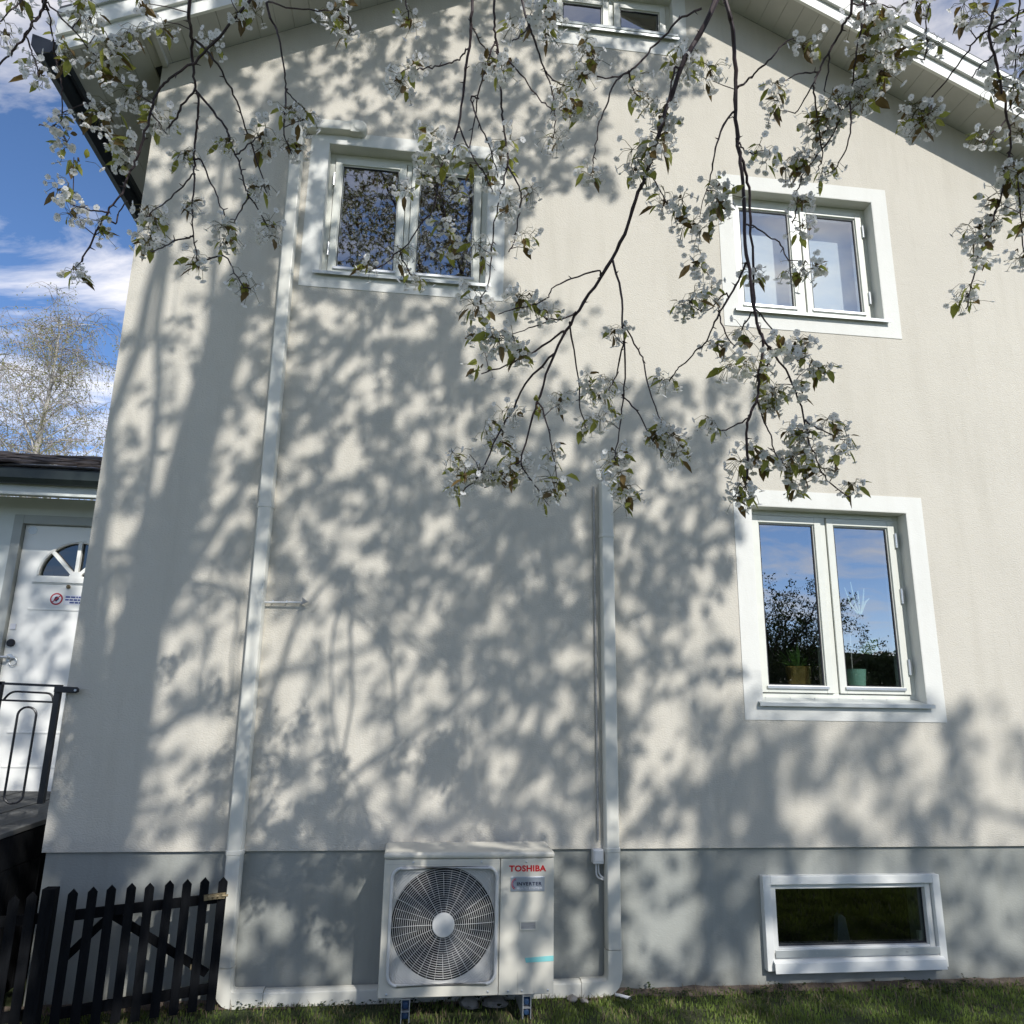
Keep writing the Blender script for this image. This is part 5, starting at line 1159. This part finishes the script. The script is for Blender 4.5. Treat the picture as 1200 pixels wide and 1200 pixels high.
slat('rail', e0+Vector((0, 0, .548)), e1+Vector((0, 0, .528)), .022, .046, .0195, gt_)
slat('rail', e0+Vector((0, 0, .125)), e1+Vector((0, 0, .105)), .022, .046, .0195, gt_)
mid_ = G0 + gd*.735
slat('brace', G0+un*.03+Vector((0, 0, .19)), mid_+Vector((0, 0, .515)), .016, .040, .043, gt_)
slat('brace', mid_+Vector((0, 0, .512)), G1-un*.0+Vector((0, 0, .33)), .016, .036, .044, gt_)
lt = MB(); a_ = G0 + Vector((0, 0, .566)) - back*.004
lt.prism([a_-un*.018+Vector((0, 0, -.014)), a_+un*.085+Vector((0, 0, -.018)), a_+un*.088+Vector((0, 0, .010)), a_-un*.018+Vector((0, 0, .014))], -back*.004)
lt.tube([a_-un*.03-back*.008, a_+un*.07-back*.010], .006, 8)
for q in (.005, .03, .055): lt.box(a_.x-.009+un.x*q, a_.x+.009+un.x*q, a_.y+un.y*q-.016, a_.y+un.y*q-.004, a_.z-.012, a_.z+.012)
lt.build('latch', M['brass'], gt_)
MB().box(G0.x-.115, G0.x-.085, G0.y-.02, G0.y-.015, .225, .25).build('rust_patch', M['brass'], gt_)
ps = Vector((-1.700, -.405, 0)); pt = MB(); pt.box(ps.x-.030, ps.x+.030, ps.y-.030, ps.y+.030, 0, .668)
o = pt.build('gate_post', M['picket'], None, bevel=.004); tag(o, 'square black gate post at the left end of the picket gate', 'gate post')
fn = thing('picket_fence', (-1.76, -.45, 0), 'black picket fence running off to the left of the gate post', 'fence')
fd = Vector((-1, -.30, 0)).normalized(); f0 = Vector((-1.765, -.43, 0))
for i in range(16):
    p = f0 + fd*(.078*i); o = link('picket', pk, fn); o.location = Vector(o.location) + Vector((p.x, p.y, .030 + rr.uniform(-.006, .006))); o.rotation_euler = (0, rr.uniform(-.01, .01), math.atan2(-fd.y, -fd.x))
un2 = fd; bk2 = Vector((-fd.y, fd.x, 0)); bk2 = bk2 if bk2.y > 0 else -bk2
for z in (.12, .53):
    a, b_ = f0-fd*.03+Vector((0, 0, z))+bk2*.019, f0+fd*1.25+Vector((0, 0, z))+bk2*.019
    MB().prism([a-Vector((0, 0, .022)), b_-Vector((0, 0, .022)), b_+Vector((0, 0, .022)), a+Vector((0, 0, .022))], bk2*.022).build('rail', M['picket'], fn)
# loose board at the foot of the gate
o = MB().prism([(-1.30, -.56, .004), (-1.05, -.50, .004), (-1.04, -.50, .028), (-1.29, -.56, .026)], (0.02, .10, .01)).build('loose_board', M['plank'], None, bevel=.002); tag(o, 'short grey board lying in the grass at the foot of the gate', 'board')

# ================================================================ BIRCH beyond the annex
def grow(mb, p, d, L_, r, seg, rng, droop, wob, k=4, mi=0):
    pts = [p.copy()]; rs = [r]
    for i in range(seg):
        d = (d + Vector((rng.gauss(0, wob), rng.gauss(0, wob), rng.gauss(0, wob) - droop*(i/seg)))).normalized()
        p = p + d*(L_/seg); pts.append(p.copy()); rs.append(r*(1-.75*(i+1)/seg))
    mb.tube(pts, rs, k, mi, cap=False); return pts, rs
def birch(base, hgt, seed, label, spread=1.0):
    rng = random.Random(seed); t = thing('birch_tree', base, label, 'tree'); tr = MB(); tw = MB(); lv = MB()
    B0 = Vector(base); pts = [B0]; p = B0.copy(); n_ = 12
    for i in range(n_): p = p + Vector((rng.gauss(0, .06), rng.gauss(0, .06), hgt/n_*.93)); pts.append(p.copy())
    rs = [.20*(1-.93*i/n_)*hgt/12 for i in range(n_+1)]
    tr.tube(pts, rs, 8); tr.build('trunk', M['birchbark'], t, smooth=True); lm = MB()
    for i in range(52):
        f_ = .30 + .70*(i/52); j = min(n_-1, int(f_*n_)); p = pts[j].lerp(pts[j+1], f_*n_-j)
        a = i*2.4 + rng.uniform(-.3, .3); L_ = spread*(1.0-f_*.72)*hgt*.40*rng.uniform(.7, 1.1)
        bp, br = grow(lm, p, Vector((math.cos(a)*.7, math.sin(a)*.7, .85)), L_, .05*(1.25-f_), 8, rng, .28, .13, 5)
        for q in range(2, 9):
            for s in range(2):
                b0 = bp[q]; an_ = rng.random()*6.28
                sp_, sr_ = grow(tw, b0, Vector((math.cos(an_), math.sin(an_), .25)), rng.uniform(.5, 1.2), .010, 5, rng, .5, .2, 3)
                for z in range(3):
                    s0 = sp_[rng.randint(1, 5)]
                    g_, _ = grow(tw, s0, Vector((rng.gauss(0, .45), rng.gauss(0, .45), -.5)), rng.uniform(.5, 1.5), .0052, 6, rng, .75, .16, 3)
                    if rng.random() < .8:
                        for _i in range(7):
                            c = g_[rng.randint(1, 6)] + Vector((rng.gauss(0, .04), rng.gauss(0, .04), rng.gauss(0, .05))); u = Vector((rng.gauss(0, 1), rng.gauss(0, 1), rng.gauss(0, 1))).normalized()*.028; v = u.cross(Vector((.3, .5, 1))).normalized()*.02
                            lv.add([c-u, c+v, c+u, c-v], [(0, 1, 2, 3)])
    lm.build('limb', M['birchbark'], t); tw.build('twigs', M['birchtwig'], t); lv.build('foliage', M['birchleaf'], t)
birch((-11.2, 18, 0), 13.3, 5, 'tall weeping birch with bare drooping twigs rising above the annex roof')
birch((-14.6, 19, 0), 12.2, 9, 'second birch further left whose twigs reach in at the photo edge', 1.1)
birch((-8.6, 21, 0), 10.6, 12, 'shortest birch, half hidden behind the left corner of the house', 1.0)

# ================================================================ CHERRY TREES
CMI = CM.transposed(); CAMN = np.array(CAM); CMN = np.array(CMI)
def in_view(P, margin=0.10):
    """P (n,3): inside what the photographer sees of the free air in front of the wall"""
    q = (np.atleast_2d(P) - CAMN) @ CMN.T
    z = -q[:, 2]; ok = z > 0.05; lim = .682*z + margin
    return ok & (np.abs(q[:, 0]) < lim) & (np.abs(q[:, 1]) < lim) | ((z > -0.3) & (np.linalg.norm(q, axis=1) < .6))

def flower(mb, c, n_, r, rng, detail=True):
    """five petals round a centre, n_ is the way it faces"""
    n_ = n_.normalized(); a = n_.orthogonal().normalized(); b = n_.cross(a); ph = rng.random()*6.28; cup = rng.uniform(.15, .75)
    for i in range(5):
        t = ph + 2*math.pi*i/5 + rng.uniform(-.08, .08); d = (a*math.cos(t)+b*math.sin(t)); s = (-a*math.sin(t)+b*math.cos(t))
        if detail:
            up = n_*cup
            v = [c, c+(d*.45+s*.40+up*.35)*r, c+(d*.45-s*.40+up*.35)*r, c+(d*.9+s*.40+up*.6)*r, c+(d*.9-s*.40+up*.6)*r, c+(d*.92+up*.55)*r, c+(d*.45+up*.22)*r]
            mb.add(v, [(0, 1, 6), (0, 6, 2), (1, 3, 5, 6), (6, 5, 4, 2)], 0)
        else:
            up = n_*cup
            mb.add([c, c+(d*.62+s*.42+up*.4)*r, c+(d*1.0+up*.6)*r, c+(d*.62-s*.42+up*.4)*r], [(0, 1, 2, 3)], 0)
    if detail:
        for i in range(4):
            t = rng.random()*6.28; e = c + (a*math.cos(t)+b*math.sin(t))*r*.28 + n_*r*.5; s = (a*math.sin(t)-b*math.cos(t))*r*.03
            mb.add([c-s, c+s, e], [(0, 1, 2)], 1)
        mb.add([c+(a+n_*.2)*r*.15, c+(b+n_*.2)*r*.15, c+(-a+n_*.2)*r*.15, c+(-b+n_*.2)*r*.15], [(0, 1, 2, 3)], 2)
def leaf_blade(mb, p, d, L_, rng, mi=3):
    d = d.normalized(); s = d.cross(Vector((rng.gauss(0, .3), rng.gauss(0, .3), 1))).normalized(); nn = s.cross(d)
    w_ = L_*rng.uniform(.17, .24); dr = Vector((0, 0, -.12))*L_; f_ = nn*w_*rng.uniform(.2, .7)
    m1, m2, m3 = p+d*L_*.3, p+d*L_*.65+dr*.4, p+d*L_+dr
    mb.add([p, m1, m1+s*w_+f_, m1-s*w_+f_, m2, m2+s*w_*.85+f_, m2-s*w_*.85+f_, m3], [(0, 1, 2), (0, 3, 1), (1, 4, 5, 2), (3, 6, 4, 1), (4, 7, 5), (6, 7, 4)], mi)
def cluster_mesh(name, seed, nf, leaves=3, detail=True, buds=2):
    """umbels hanging from one spur; unit radius about 0.065 m"""
    rng = random.Random(seed); mb = MB()
    sub = [Vector((rng.uniform(-.03, .03), rng.uniform(-.03, .03), rng.uniform(-.012, .04))) for _ in range(3)]
    for i in range(nf):
        o = sub[i % 3]; t = rng.random()*6.28; el = rng.uniform(-1.25, .65)
        d = Vector((math.cos(t)*math.cos(el), math.sin(t)*math.cos(el), math.sin(el))); L_ = rng.uniform(.028, .060)
        m = o + d*L_*.55 + Vector((0, 0, .006)); e = o + d*L_ + Vector((0, 0, -.012))
        mb.tube([o, m, e], [.0009, .0008, .0010], 3, 2, cap=False)
        fn_ = (e-m).normalized() + Vector((rng.gauss(0, .35), rng.gauss(0, .35), rng.gauss(-.1, .35)))
        flower(mb, e, fn_, rng.uniform(.0100, .0132), rng, detail)
    for i in range(buds):
        o = sub[i % 3]; t = rng.random()*6.28; e = o + Vector((math.cos(t)*.035, math.sin(t)*.035, rng.uniform(-.05, .01)))
        mb.tube([o, o.lerp(e, .6)+Vector((0, 0, .004)), e], [.0008, .0008, .0009], 3, 2, cap=False)
        mb.tube([e, e+(e-o)*.08, e+(e-o)*.17, e+(e-o)*.22], [.0015, .003, .0026, .0006], 5, 0)
    for i in range(leaves):
        t = rng.random()*6.28; d = Vector((math.cos(t)*.8, math.sin(t)*.8, rng.uniform(-1.5, .0)))
        leaf_blade(mb, sub[i % 3]+d*.012, d, rng.uniform(.036, .060), rng, 3 if rng.random() < .72 else 4)
    for i in range(5):  # bud scales on the spur
        t = rng.random()*6.28; mb.tube([Vector((0, 0, .012)), Vector((math.cos(t)*.008, math.sin(t)*.008, -.002))], [.0030, .0012], 4, 4)
    return mb.mesh(name, [M['petal'], M['stamen'], M['pedicel'], M['leaf'], M['bronze']])

CB = (0.60, -6.0, 0.0)
cherry = thing('cherry_tree', CB, 'old white blossoming cherry tree whose branches hang down in front of the gable', 'cherry tree')

def sm_path(pts, n_=5):
    """smooth curve through points"""
    P = [Vector(p) for p in pts]; o = []
    for i in range(len(P)-1):
        p0, p1, p2, p3 = P[max(i-1, 0)], P[i], P[i+1], P[min(i+2, len(P)-1)]
        for j in range(n_):
            t = j/n_; o.append(.5*((2*p1) + (p2-p0)*t + (2*p0-5*p1+4*p2-p3)*t*t + (3*p1-p0-3*p2+p3)*t**3))
    o.append(P[-1]); return o
nodes = []
def limb(name, pts, r0, r1, parent, k=10, store=True):
    p = sm_path(pts); n_ = len(p); j = random.Random(len(nodes))
    p = [q + Vector((j.gauss(0, .02), j.gauss(0, .02), j.gauss(0, .02))) if 0 < i < n_-1 else q for i, q in enumerate(p)]
    rs = [r0 + (r1-r0)*(i/(n_-1))**.8 for i in range(n_)]
    if name == 'trunk' : rs[0] *= 1.45; rs[1] *= 1.15
    o = MB().tube(p, rs, k).build(name, M['bark'], parent, smooth=True)
    if store: nodes.extend([tuple(q) for q in p[2 if name != 'trunk' else n_//2:]])
    return o
limb('trunk', [(.60, -6, -.1), (.60, -6.03, 2), (.74, -6, 4), (.80, -6, 5.6), (.98, -6, 7.2), (1.16, -5.9, 8.7), (1.35, -5.7, 10.4)], .225, .105, cherry, 14)
limb('limb', [(.76, -6, 4.5), (.60, -5.75, 6.0), (.42, -5.6, 7.4), (.5, -5.4, 9.2)], .085, .03, cherry)
LIMBS = [  # over the photographer's head towards the house
 [(.72, -6, 3.4), (.45, -5.4, 4.5), (.1, -4.6, 5.2), (-.2, -3.9, 5.6)],
 [(.1, -4.6, 5.2), (-.7, -4.1, 5.3), (-1.5, -3.75, 5.3)],
 [(.74, -6, 3.9), (1.1, -5.2, 4.8), (1.0, -4.3, 5.3), (1.1, -3.85, 5.5)],
 [(1.05, -5.2, 4.8), (1.7, -4.6, 5.0), (2.3, -4.2, 5.2)],
 [(.85, -6, 6.0), (.4, -5.0, 7.6), (-.2, -3.9, 8.6), (-.6, -3.3, 9.3)],
 [(.80, -6, 5.6), (-.6, -5.3, 6.6), (-1.8, -4.5, 7.4), (-2.4, -4.0, 8.2)],
 [(.95, -6, 7.0), (1.9, -4.8, 8.4), (2.4, -4.0, 9.0)],
 [(.85, -6, 6.2), (2.0, -6.2, 6.9), (3.2, -6.2, 7.0)],
 [(.80, -6, 5.3), (-.3, -6.5, 6.3), (-1.0, -7.2, 7.2)],
 [(1.1, -5.95, 8.2), (.6, -5.0, 9.6), (.4, -4.2, 10.3)],
 [(.60, -5.7, 6.2), (-.3, -5.2, 8.0), (-.9, -4.7, 9.0)],
]
for i, l in enumerate(LIMBS): limb('limb', l, .040 if i not in (1, 3) else .028, .010, cherry, 8)
over_n = [q for q in nodes if q[1] > -5.6 and q[2] < 5.8]

# hanging branches: each is a smooth polyline with a radius per point
vpt = lambda r: [(Vector(r[i:i+3]), r[i+3]/1000) for i in range(0, len(r), 4)]
nb = 0
for top, row in BRANCH_PATHS:
    pr_ = vpt(row); pts = [a for a, _ in pr_]; rs = [max(r*.86, .0011) for _, r in pr_]
    if top:
        d = (pts[0]-pts[1]).normalized(); d = (d*.5 + Vector((0, 0, 1))).normalized()
        q1 = pts[0] + d*.35 ; q2 = q1 + Vector((0, -.08, .45))
        best = min(over_n, key=lambda q: (Vector(q)-q2).length); bq = Vector(best)
        q3 = q2.lerp(bq, .5) + Vector((.12*math.sin(nb*2.1), .1*math.cos(nb*1.7), .03))
        pts = [bq, q3, q2, q1] + pts; rs = [rs[0]*2.0, rs[0]*1.6, rs[0]*1.3, rs[0]*1.1] + rs
    P = sm_path(pts, 4); n_ = len(P); RR = []
    for i in range(len(pts)-1): RR += [rs[i] + (rs[i+1]-rs[i])*j/4 for j in range(4)]
    RR.append(rs[-1]); j = random.Random(nb); 
    RR = [r*(1 + .22*max(0, math.sin(i*1.7+nb))*j.random()) for i, r in enumerate(RR)]
    P = [p + Vector((j.gauss(0, .0018), j.gauss(0, .0018), j.gauss(0, .0018))) for p in P]
    mb = MB().tube(P, RR, 6)
    for i in range(4 if top else 2, n_-2, 3):      # short spurs and buds along the wood
        if j.random() < .45:
            a = Vector((j.gauss(0, 1), j.gauss(0, 1), j.gauss(0, .6))).normalized(); mb.tube([P[i], P[i]+a*.010, P[i]+a*.016], [RR[i]*.8, .0016, .0006], 4)
    mb.build('branch', M['twig'], cherry); nb += 1

CV = [cluster_mesh('blossom_cluster', 100+i, (21, 24, 17, 25, 22, 18, 26, 16)[i], (5, 4, 6, 4, 5, 6, 4, 6)[i]) for i in range(8)]
TIP = cluster_mesh('blossom_cluster', 300, 2, 6, True, 1)
rr = random.Random(21); tw = []
ncl = 0
for c in BLOSSOM_SPOTS:
    p = Vector(c[:3]); r = c[3]; s = r/.061
    me = TIP if r < .040 and rr.random() < .8 else CV[rr.randrange(8)]
    if me is TIP: s = rr.uniform(.9, 1.15)
    big = s > 1.0 and ncl < 285
    for q in range(2 if big else 1):
        o = link('blossom_cluster', me if q == 0 else CV[rr.randrange(8)], cherry)
        off = Vector((rr.gauss(0, .022), rr.gauss(0, .02), rr.gauss(0, .024)))*(1 if big else .3) + (Vector((0, 0, .014)) if not q else Vector((0, 0, -.014)))
        o.location = Vector(o.location) + p + off; sc = min(1.12, max(.82, s*(.95 if not big else .9)))
        o.scale = (sc, sc, sc*rr.uniform(.9, 1.1)); o.rotation_euler = (rr.gauss(0, .3), rr.gauss(0, .3), rr.random()*6.28); ncl += 1
        if q: tw.append((p, p+off))
    if len(c) > 4: tw.append((Vector(c[4:7]), p))
mb = MB()
for a, b_ in tw:
    m = a.lerp(b_, .5) + Vector((rr.gauss(0, .006), rr.gauss(0, .006), .008)); mb.tube([a, m, b_ + Vector((0, 0, .01))], [.0017, .0014, .0012], 5)
tag(mb.build('spur_twigs', M['twig'], cherry), kind='stuff')

# ---- the rest of the crowns, overhead and behind the photographer
def shade(x, z):
    """how densely the crown stands between the sun and this spot of the wall"""
    n_ = noise.noise((x*.9, z*.9, 7.0))
    if z > 6.0: xb = 2.0
    elif z > 5.1: xb = 1.25
    elif z > 4.25: xb = .55
    elif z > 3.75: xb = 1.15
    elif z > 3.3: xb = 2.25
    elif z > 1.7: xb = 2.0
    else: xb = 9
    xb += .22*noise.noise((z*2.1, 3, 1))
    if x > xb: return 0.0
    d = .95
    if z > 5.4: d = .80
    if z < 1.75 and x > 1.3: d = .50
    if z < 1.6 and x > 2.3: d = .29
    if x > 3.3: d *= .62
    if -1.9 < x < .2 and .9 < z < 2.1: d = .50
    if x < XL: d = .52
    if XL < x < -1.15 and 1.0 < z < 4.6: d = .48
    if .2 < x < 1.2 and 3.6 < z < 4.4: d = .40
    return max(0, d + .35*n_)
def crown(seed, num, zr, xr, tsel, lims, ok=lambda x, z: True):
    rng = random.Random(seed); out_ = []
    k = 0
    while len(out_) < num and k < num*60:
        k += 1
        x = rng.uniform(*xr); z = rng.uniform(*zr)
        if not ok(x, z): continue
        s_ = shade(x, z)
        # patchy, so that round light spots stay open between the bunches
        pn = .45*noise.noise((x*3.6, z*3.6, seed)) + .95*noise.noise((x*9.5, z*9.5, seed+3))
        if rng.random() > s_ or pn < rng.uniform(-.22, .04) - (.25 if -.3 < x < 1.3 and 1.3 < z < 3.0 else 0) + (.12 if s_ < .6 else 0): continue
        t = tsel(rng, x, z)
        p = (x + .415*t, -t, z + .82*t)
        out_.append(p)
    P = np.array(out_); P = P[~in_view(P, .16)]
    return P
def link_up(P, base_nodes, name, parent, maxlen=2.6):
    """thin wood from the limbs to every bunch of blossom"""
    cur = np.array(base_nodes); d0 = np.array([np.min(np.linalg.norm(cur-p, axis=1)) for p in P]); order = np.argsort(d0)
    segs = []; kept = []; rng = random.Random(3)
    for i in order:
        p = P[i]; d = np.linalg.norm(cur-p, axis=1); cand = np.argsort(d)[:6]; done = False
        for c in cand:
            L_ = d[c]
            if L_ > maxlen: break
            a = cur[c]; n_ = max(1, int(L_/.16)); ts = np.linspace(0, 1, n_+1)[:, None]; sg = a + (p-a)*ts
            sg[:, 2] += np.sin(ts[:, 0]*math.pi)*L_*.10
            if n_ > 1: sg[1:-1] += np.array([[rng.gauss(0, .022) for _ in range(3)] for _ in range(n_-1)])
            if in_view(sg, .08).any(): continue
            segs.append((sg, L_)); cur = np.vstack([cur, sg[1:]]); done = True; break
        if done: kept.append(i)
    mb = MB()
    for sg, L_ in segs:
        r0 = min(.010, .0024 + L_*.004); n_ = len(sg); mb.tube([Vector(q) for q in sg], [r0*(1-.6*i/(n_-1)) for i in range(n_)], 4, cap=False)
    tag(mb.build(name, M['twig'], parent), kind='stuff')
    return P[kept]
def bunches(P, name, parent, seed, smin=.5, smax=.9, nf=(8, 10, 12, 9)):
    """one mesh that holds all far bunches of blossom"""
    rng = np.random.default_rng(seed); var = []
    for q in range(4):
        rg = random.Random(500+q+seed); m = MB()
        for i in range(nf[q]):
            t = rg.random()*6.28; el = rg.uniform(-1.3, 1.0); d = Vector((math.cos(t)*math.cos(el), math.sin(t)*math.cos(el), math.sin(el)))
            flower(m, d*rg.uniform(.02, .065), d + Vector((rg.gauss(0, .4), rg.gauss(0, .4), rg.gauss(0, .4))), .0155, rg, False)
        for i in range(6):
            t = rg.random()*6.28; leaf_blade(m, Vector((0, 0, 0)), Vector((math.cos(t), math.sin(t), rg.uniform(-1, .3))), rg.uniform(.05, .08), rg, 1 if i % 2 else 2)
        nv = len(m.v); F3 = []; MI = []
        for f_, mi in zip(m.f, m.m):
            if len(f_) == 4: F3 += [(f_[0], f_[1], f_[2]), (f_[0], f_[2], f_[3])]; MI += [mi, mi]
            else: F3.append(f_); MI.append(mi)
        var.append((np.array(m.v), np.array(F3), np.array(MI)))
    VV = []; FF = []; MM = []; o = 0
    which = rng.integers(0, 4, len(P)); ang = rng.uniform(0, 6.28, len(P)); sc = rng.uniform(smin, smax, len(P))
    for p, q, a, s in zip(P, which, ang, sc):
        v, f_, mi = var[q]; c_, s_ = math.cos(a), math.sin(a)
        v2 = v @ np.array([[c_, s_, 0], [-s_, c_, 0], [0, 0, 1]]) * s + p
        VV.append(v2); FF.append(f_ + o); MM.append(mi); o += len(v)
    VV = np.concatenate(VV); FF = np.concatenate(FF); MM = np.concatenate(MM)
    me = bpy.data.meshes.new(name); me.vertices.add(len(VV)); me.vertices.foreach_set('co', VV.ravel())
    me.loops.add(len(FF)*3); me.loops.foreach_set('vertex_index', FF.ravel().astype(np.int32))
    me.polygons.add(len(FF)); me.polygons.foreach_set('loop_start', np.arange(0, len(FF)*3, 3, dtype=np.int32))
    for m in (M['petal'], M['leaf'], M['bronze']): me.materials.append(m)
    me.polygons.foreach_set('material_index', MM.astype(np.int32)); me.update(calc_edges=True); me.validate()
    return tag(link(name, me, parent), kind='stuff')
def tsel_main(rng, x, z):
    f_ = max(0, min(1, (z-1)/5.5)); return rng.uniform(4.5 - 2.9*f_, 7.4 - 3.0*f_)
PA = crown(1, 15500, (-.8, 7.2), (-4.6, 2.6), tsel_main, None, ok=lambda x, z: not (x > 1.9 and z < 1.65))
_r = random.Random(40)      # the high left side of the crown, which the upper left panes mirror
PL = np.array([(x + .415*t, -t, z + .82*t) for x, z, t in ((_r.uniform(-5.0, -2.1), _r.uniform(3.3, 5.6), _r.uniform(4.6, 7.6)) for _ in range(1900)) if noise.noise((x*2.2, z*2.2, t*.8)) > -.12])
PL = PL[~in_view(PL, .16)]; PA = np.vstack([PA, PL])
PA = link_up(PA, nodes, 'crown_twigs', cherry)
bunches(PA, 'crown_blossom', cherry, 1)

# second cherry to the right behind the photographer, it dapples the plinth and the ground floor
C2 = (11.2, -9.0, 0.0)
ch2 = thing('cherry_tree', C2, 'smaller cherry tree standing on the lawn right behind the photographer', 'cherry tree')
nodes2_start = len(nodes)
limb('trunk', [(11.2, -9.0, -.1), (11.0, -8.9, 1.6), (10.5, -8.6, 3.6), (9.4, -8.2, 5.8), (8.3, -7.8, 6.8)], .17, .05, ch2, 12)
for l in ([(9.9, -8.4, 5.0), (8.0, -7.2, 6.2), (6.2, -6.8, 6.6)], [(9.5, -8.2, 5.7), (7.4, -8.2, 6.7), (5.6, -7.9, 6.9)], [(9.0, -8.1, 6.2), (8.4, -6.9, 6.8), (7.4, -6.1, 6.9)]): limb('limb', l, .055, .015, ch2, 8)
n2 = nodes[nodes2_start:]; del nodes[nodes2_start:]
PB = crown(2, 2900, (-.9, 1.62), (1.7, 5.2), lambda rng, x, z: rng.uniform(7.5, 11.0), None)
PB = link_up(PB, n2 , 'crown_twigs', ch2)
bunches(PB, 'crown_blossom', ch2, 2, .6, .95)

# what the panes mirror: a small dark apple tree and the hedge at the end of the garden
def leaf_cloud(name, parent, pts, size, m, seed, kind='stuff'):
    rng = np.random.default_rng(seed); n_ = len(pts); u = rng.normal(size=(n_, 3)); u /= np.linalg.norm(u, axis=1)[:, None]; v = np.cross(u, rng.normal(size=(n_, 3))); v /= np.linalg.norm(v, axis=1)[:, None]
    s = size*rng.uniform(.6, 1.3, n_)[:, None]; V = np.stack([pts-u*s, pts+v*s*.5, pts+u*s, pts-v*s*.5], 1).reshape(-1, 3); F = np.arange(n_*4).reshape(-1, 4)
    me = bpy.data.meshes.new(name); me.from_pydata(V.tolist(), [], F.tolist()); me.materials.append(m)
    o = link(name, me, parent); 
    if kind: tag(o, kind=kind)
    return o
ap = thing('apple_tree', (8.7, -13.2, 0), 'low spreading dark leaved tree on the lawn mirrored in the left ground floor pane', 'tree')
rg = random.Random(33); am = MB(); tips = []
am.tube([(8.7, -13.2, -.1), (8.75, -13.2, .8), (8.7, -13.1, 1.5)], [.16, .12, .10], 10)
for i in range(26):
    a = i*2.4; g_, _ = grow(am, Vector((8.7, -13.1, 1.0+.5*rg.random())), Vector((math.cos(a), math.sin(a), rg.uniform(.5, 1.4))), rg.uniform(1.9, 3.5), .05, 9, rg, .02, .16, 5)
    for q in range(3, 10):
        for s in range(3):
            h_, _ = grow(am, g_[q], Vector((rg.gauss(0, 1), rg.gauss(0, 1), rg.gauss(.5, .6))), rg.uniform(.4, .9), .010, 5, rg, 0, .25, 3)
            for z in range(1, 6): tips += [np.array(h_[z]) + np.array([rg.gauss(0, .07) for _ in range(3)]) for _ in range(12)]
am.build('trunk', M['bark'], ap); leaf_cloud('foliage', ap, np.array(tips), .035, M['hedge'], 5)
rng_ = np.random.default_rng(77); n_ = 60000
hx_ = rng_.uniform(-16, 34, n_); hh_ = 3.5 + .25*np.sin(hx_*.7) + .15*np.sin(hx_*2.3); hz_ = rng_.uniform(0, 1, n_)**.8*hh_
hy_ = -21 + rng_.choice([-.6, .6], n_)*(1-.25*(hz_/hh_)) + rng_.normal(0, .1, n_)
hg = thing('hedge', (9, -21, 0), 'tall clipped dark green hedge closing the far end of the garden', 'hedge')
leaf_cloud('foliage', hg, np.stack([hx_, hy_, hz_], 1), .10, M['hedge'], 6)
box('core', M['hedge'], hg, -15.9, 33.9, -21.35, -20.65, 0, 3.3)
print('clusters', ncl, 'branches', nb, 'crown', len(PA), len(PB), 'objects', len(bpy.data.objects))
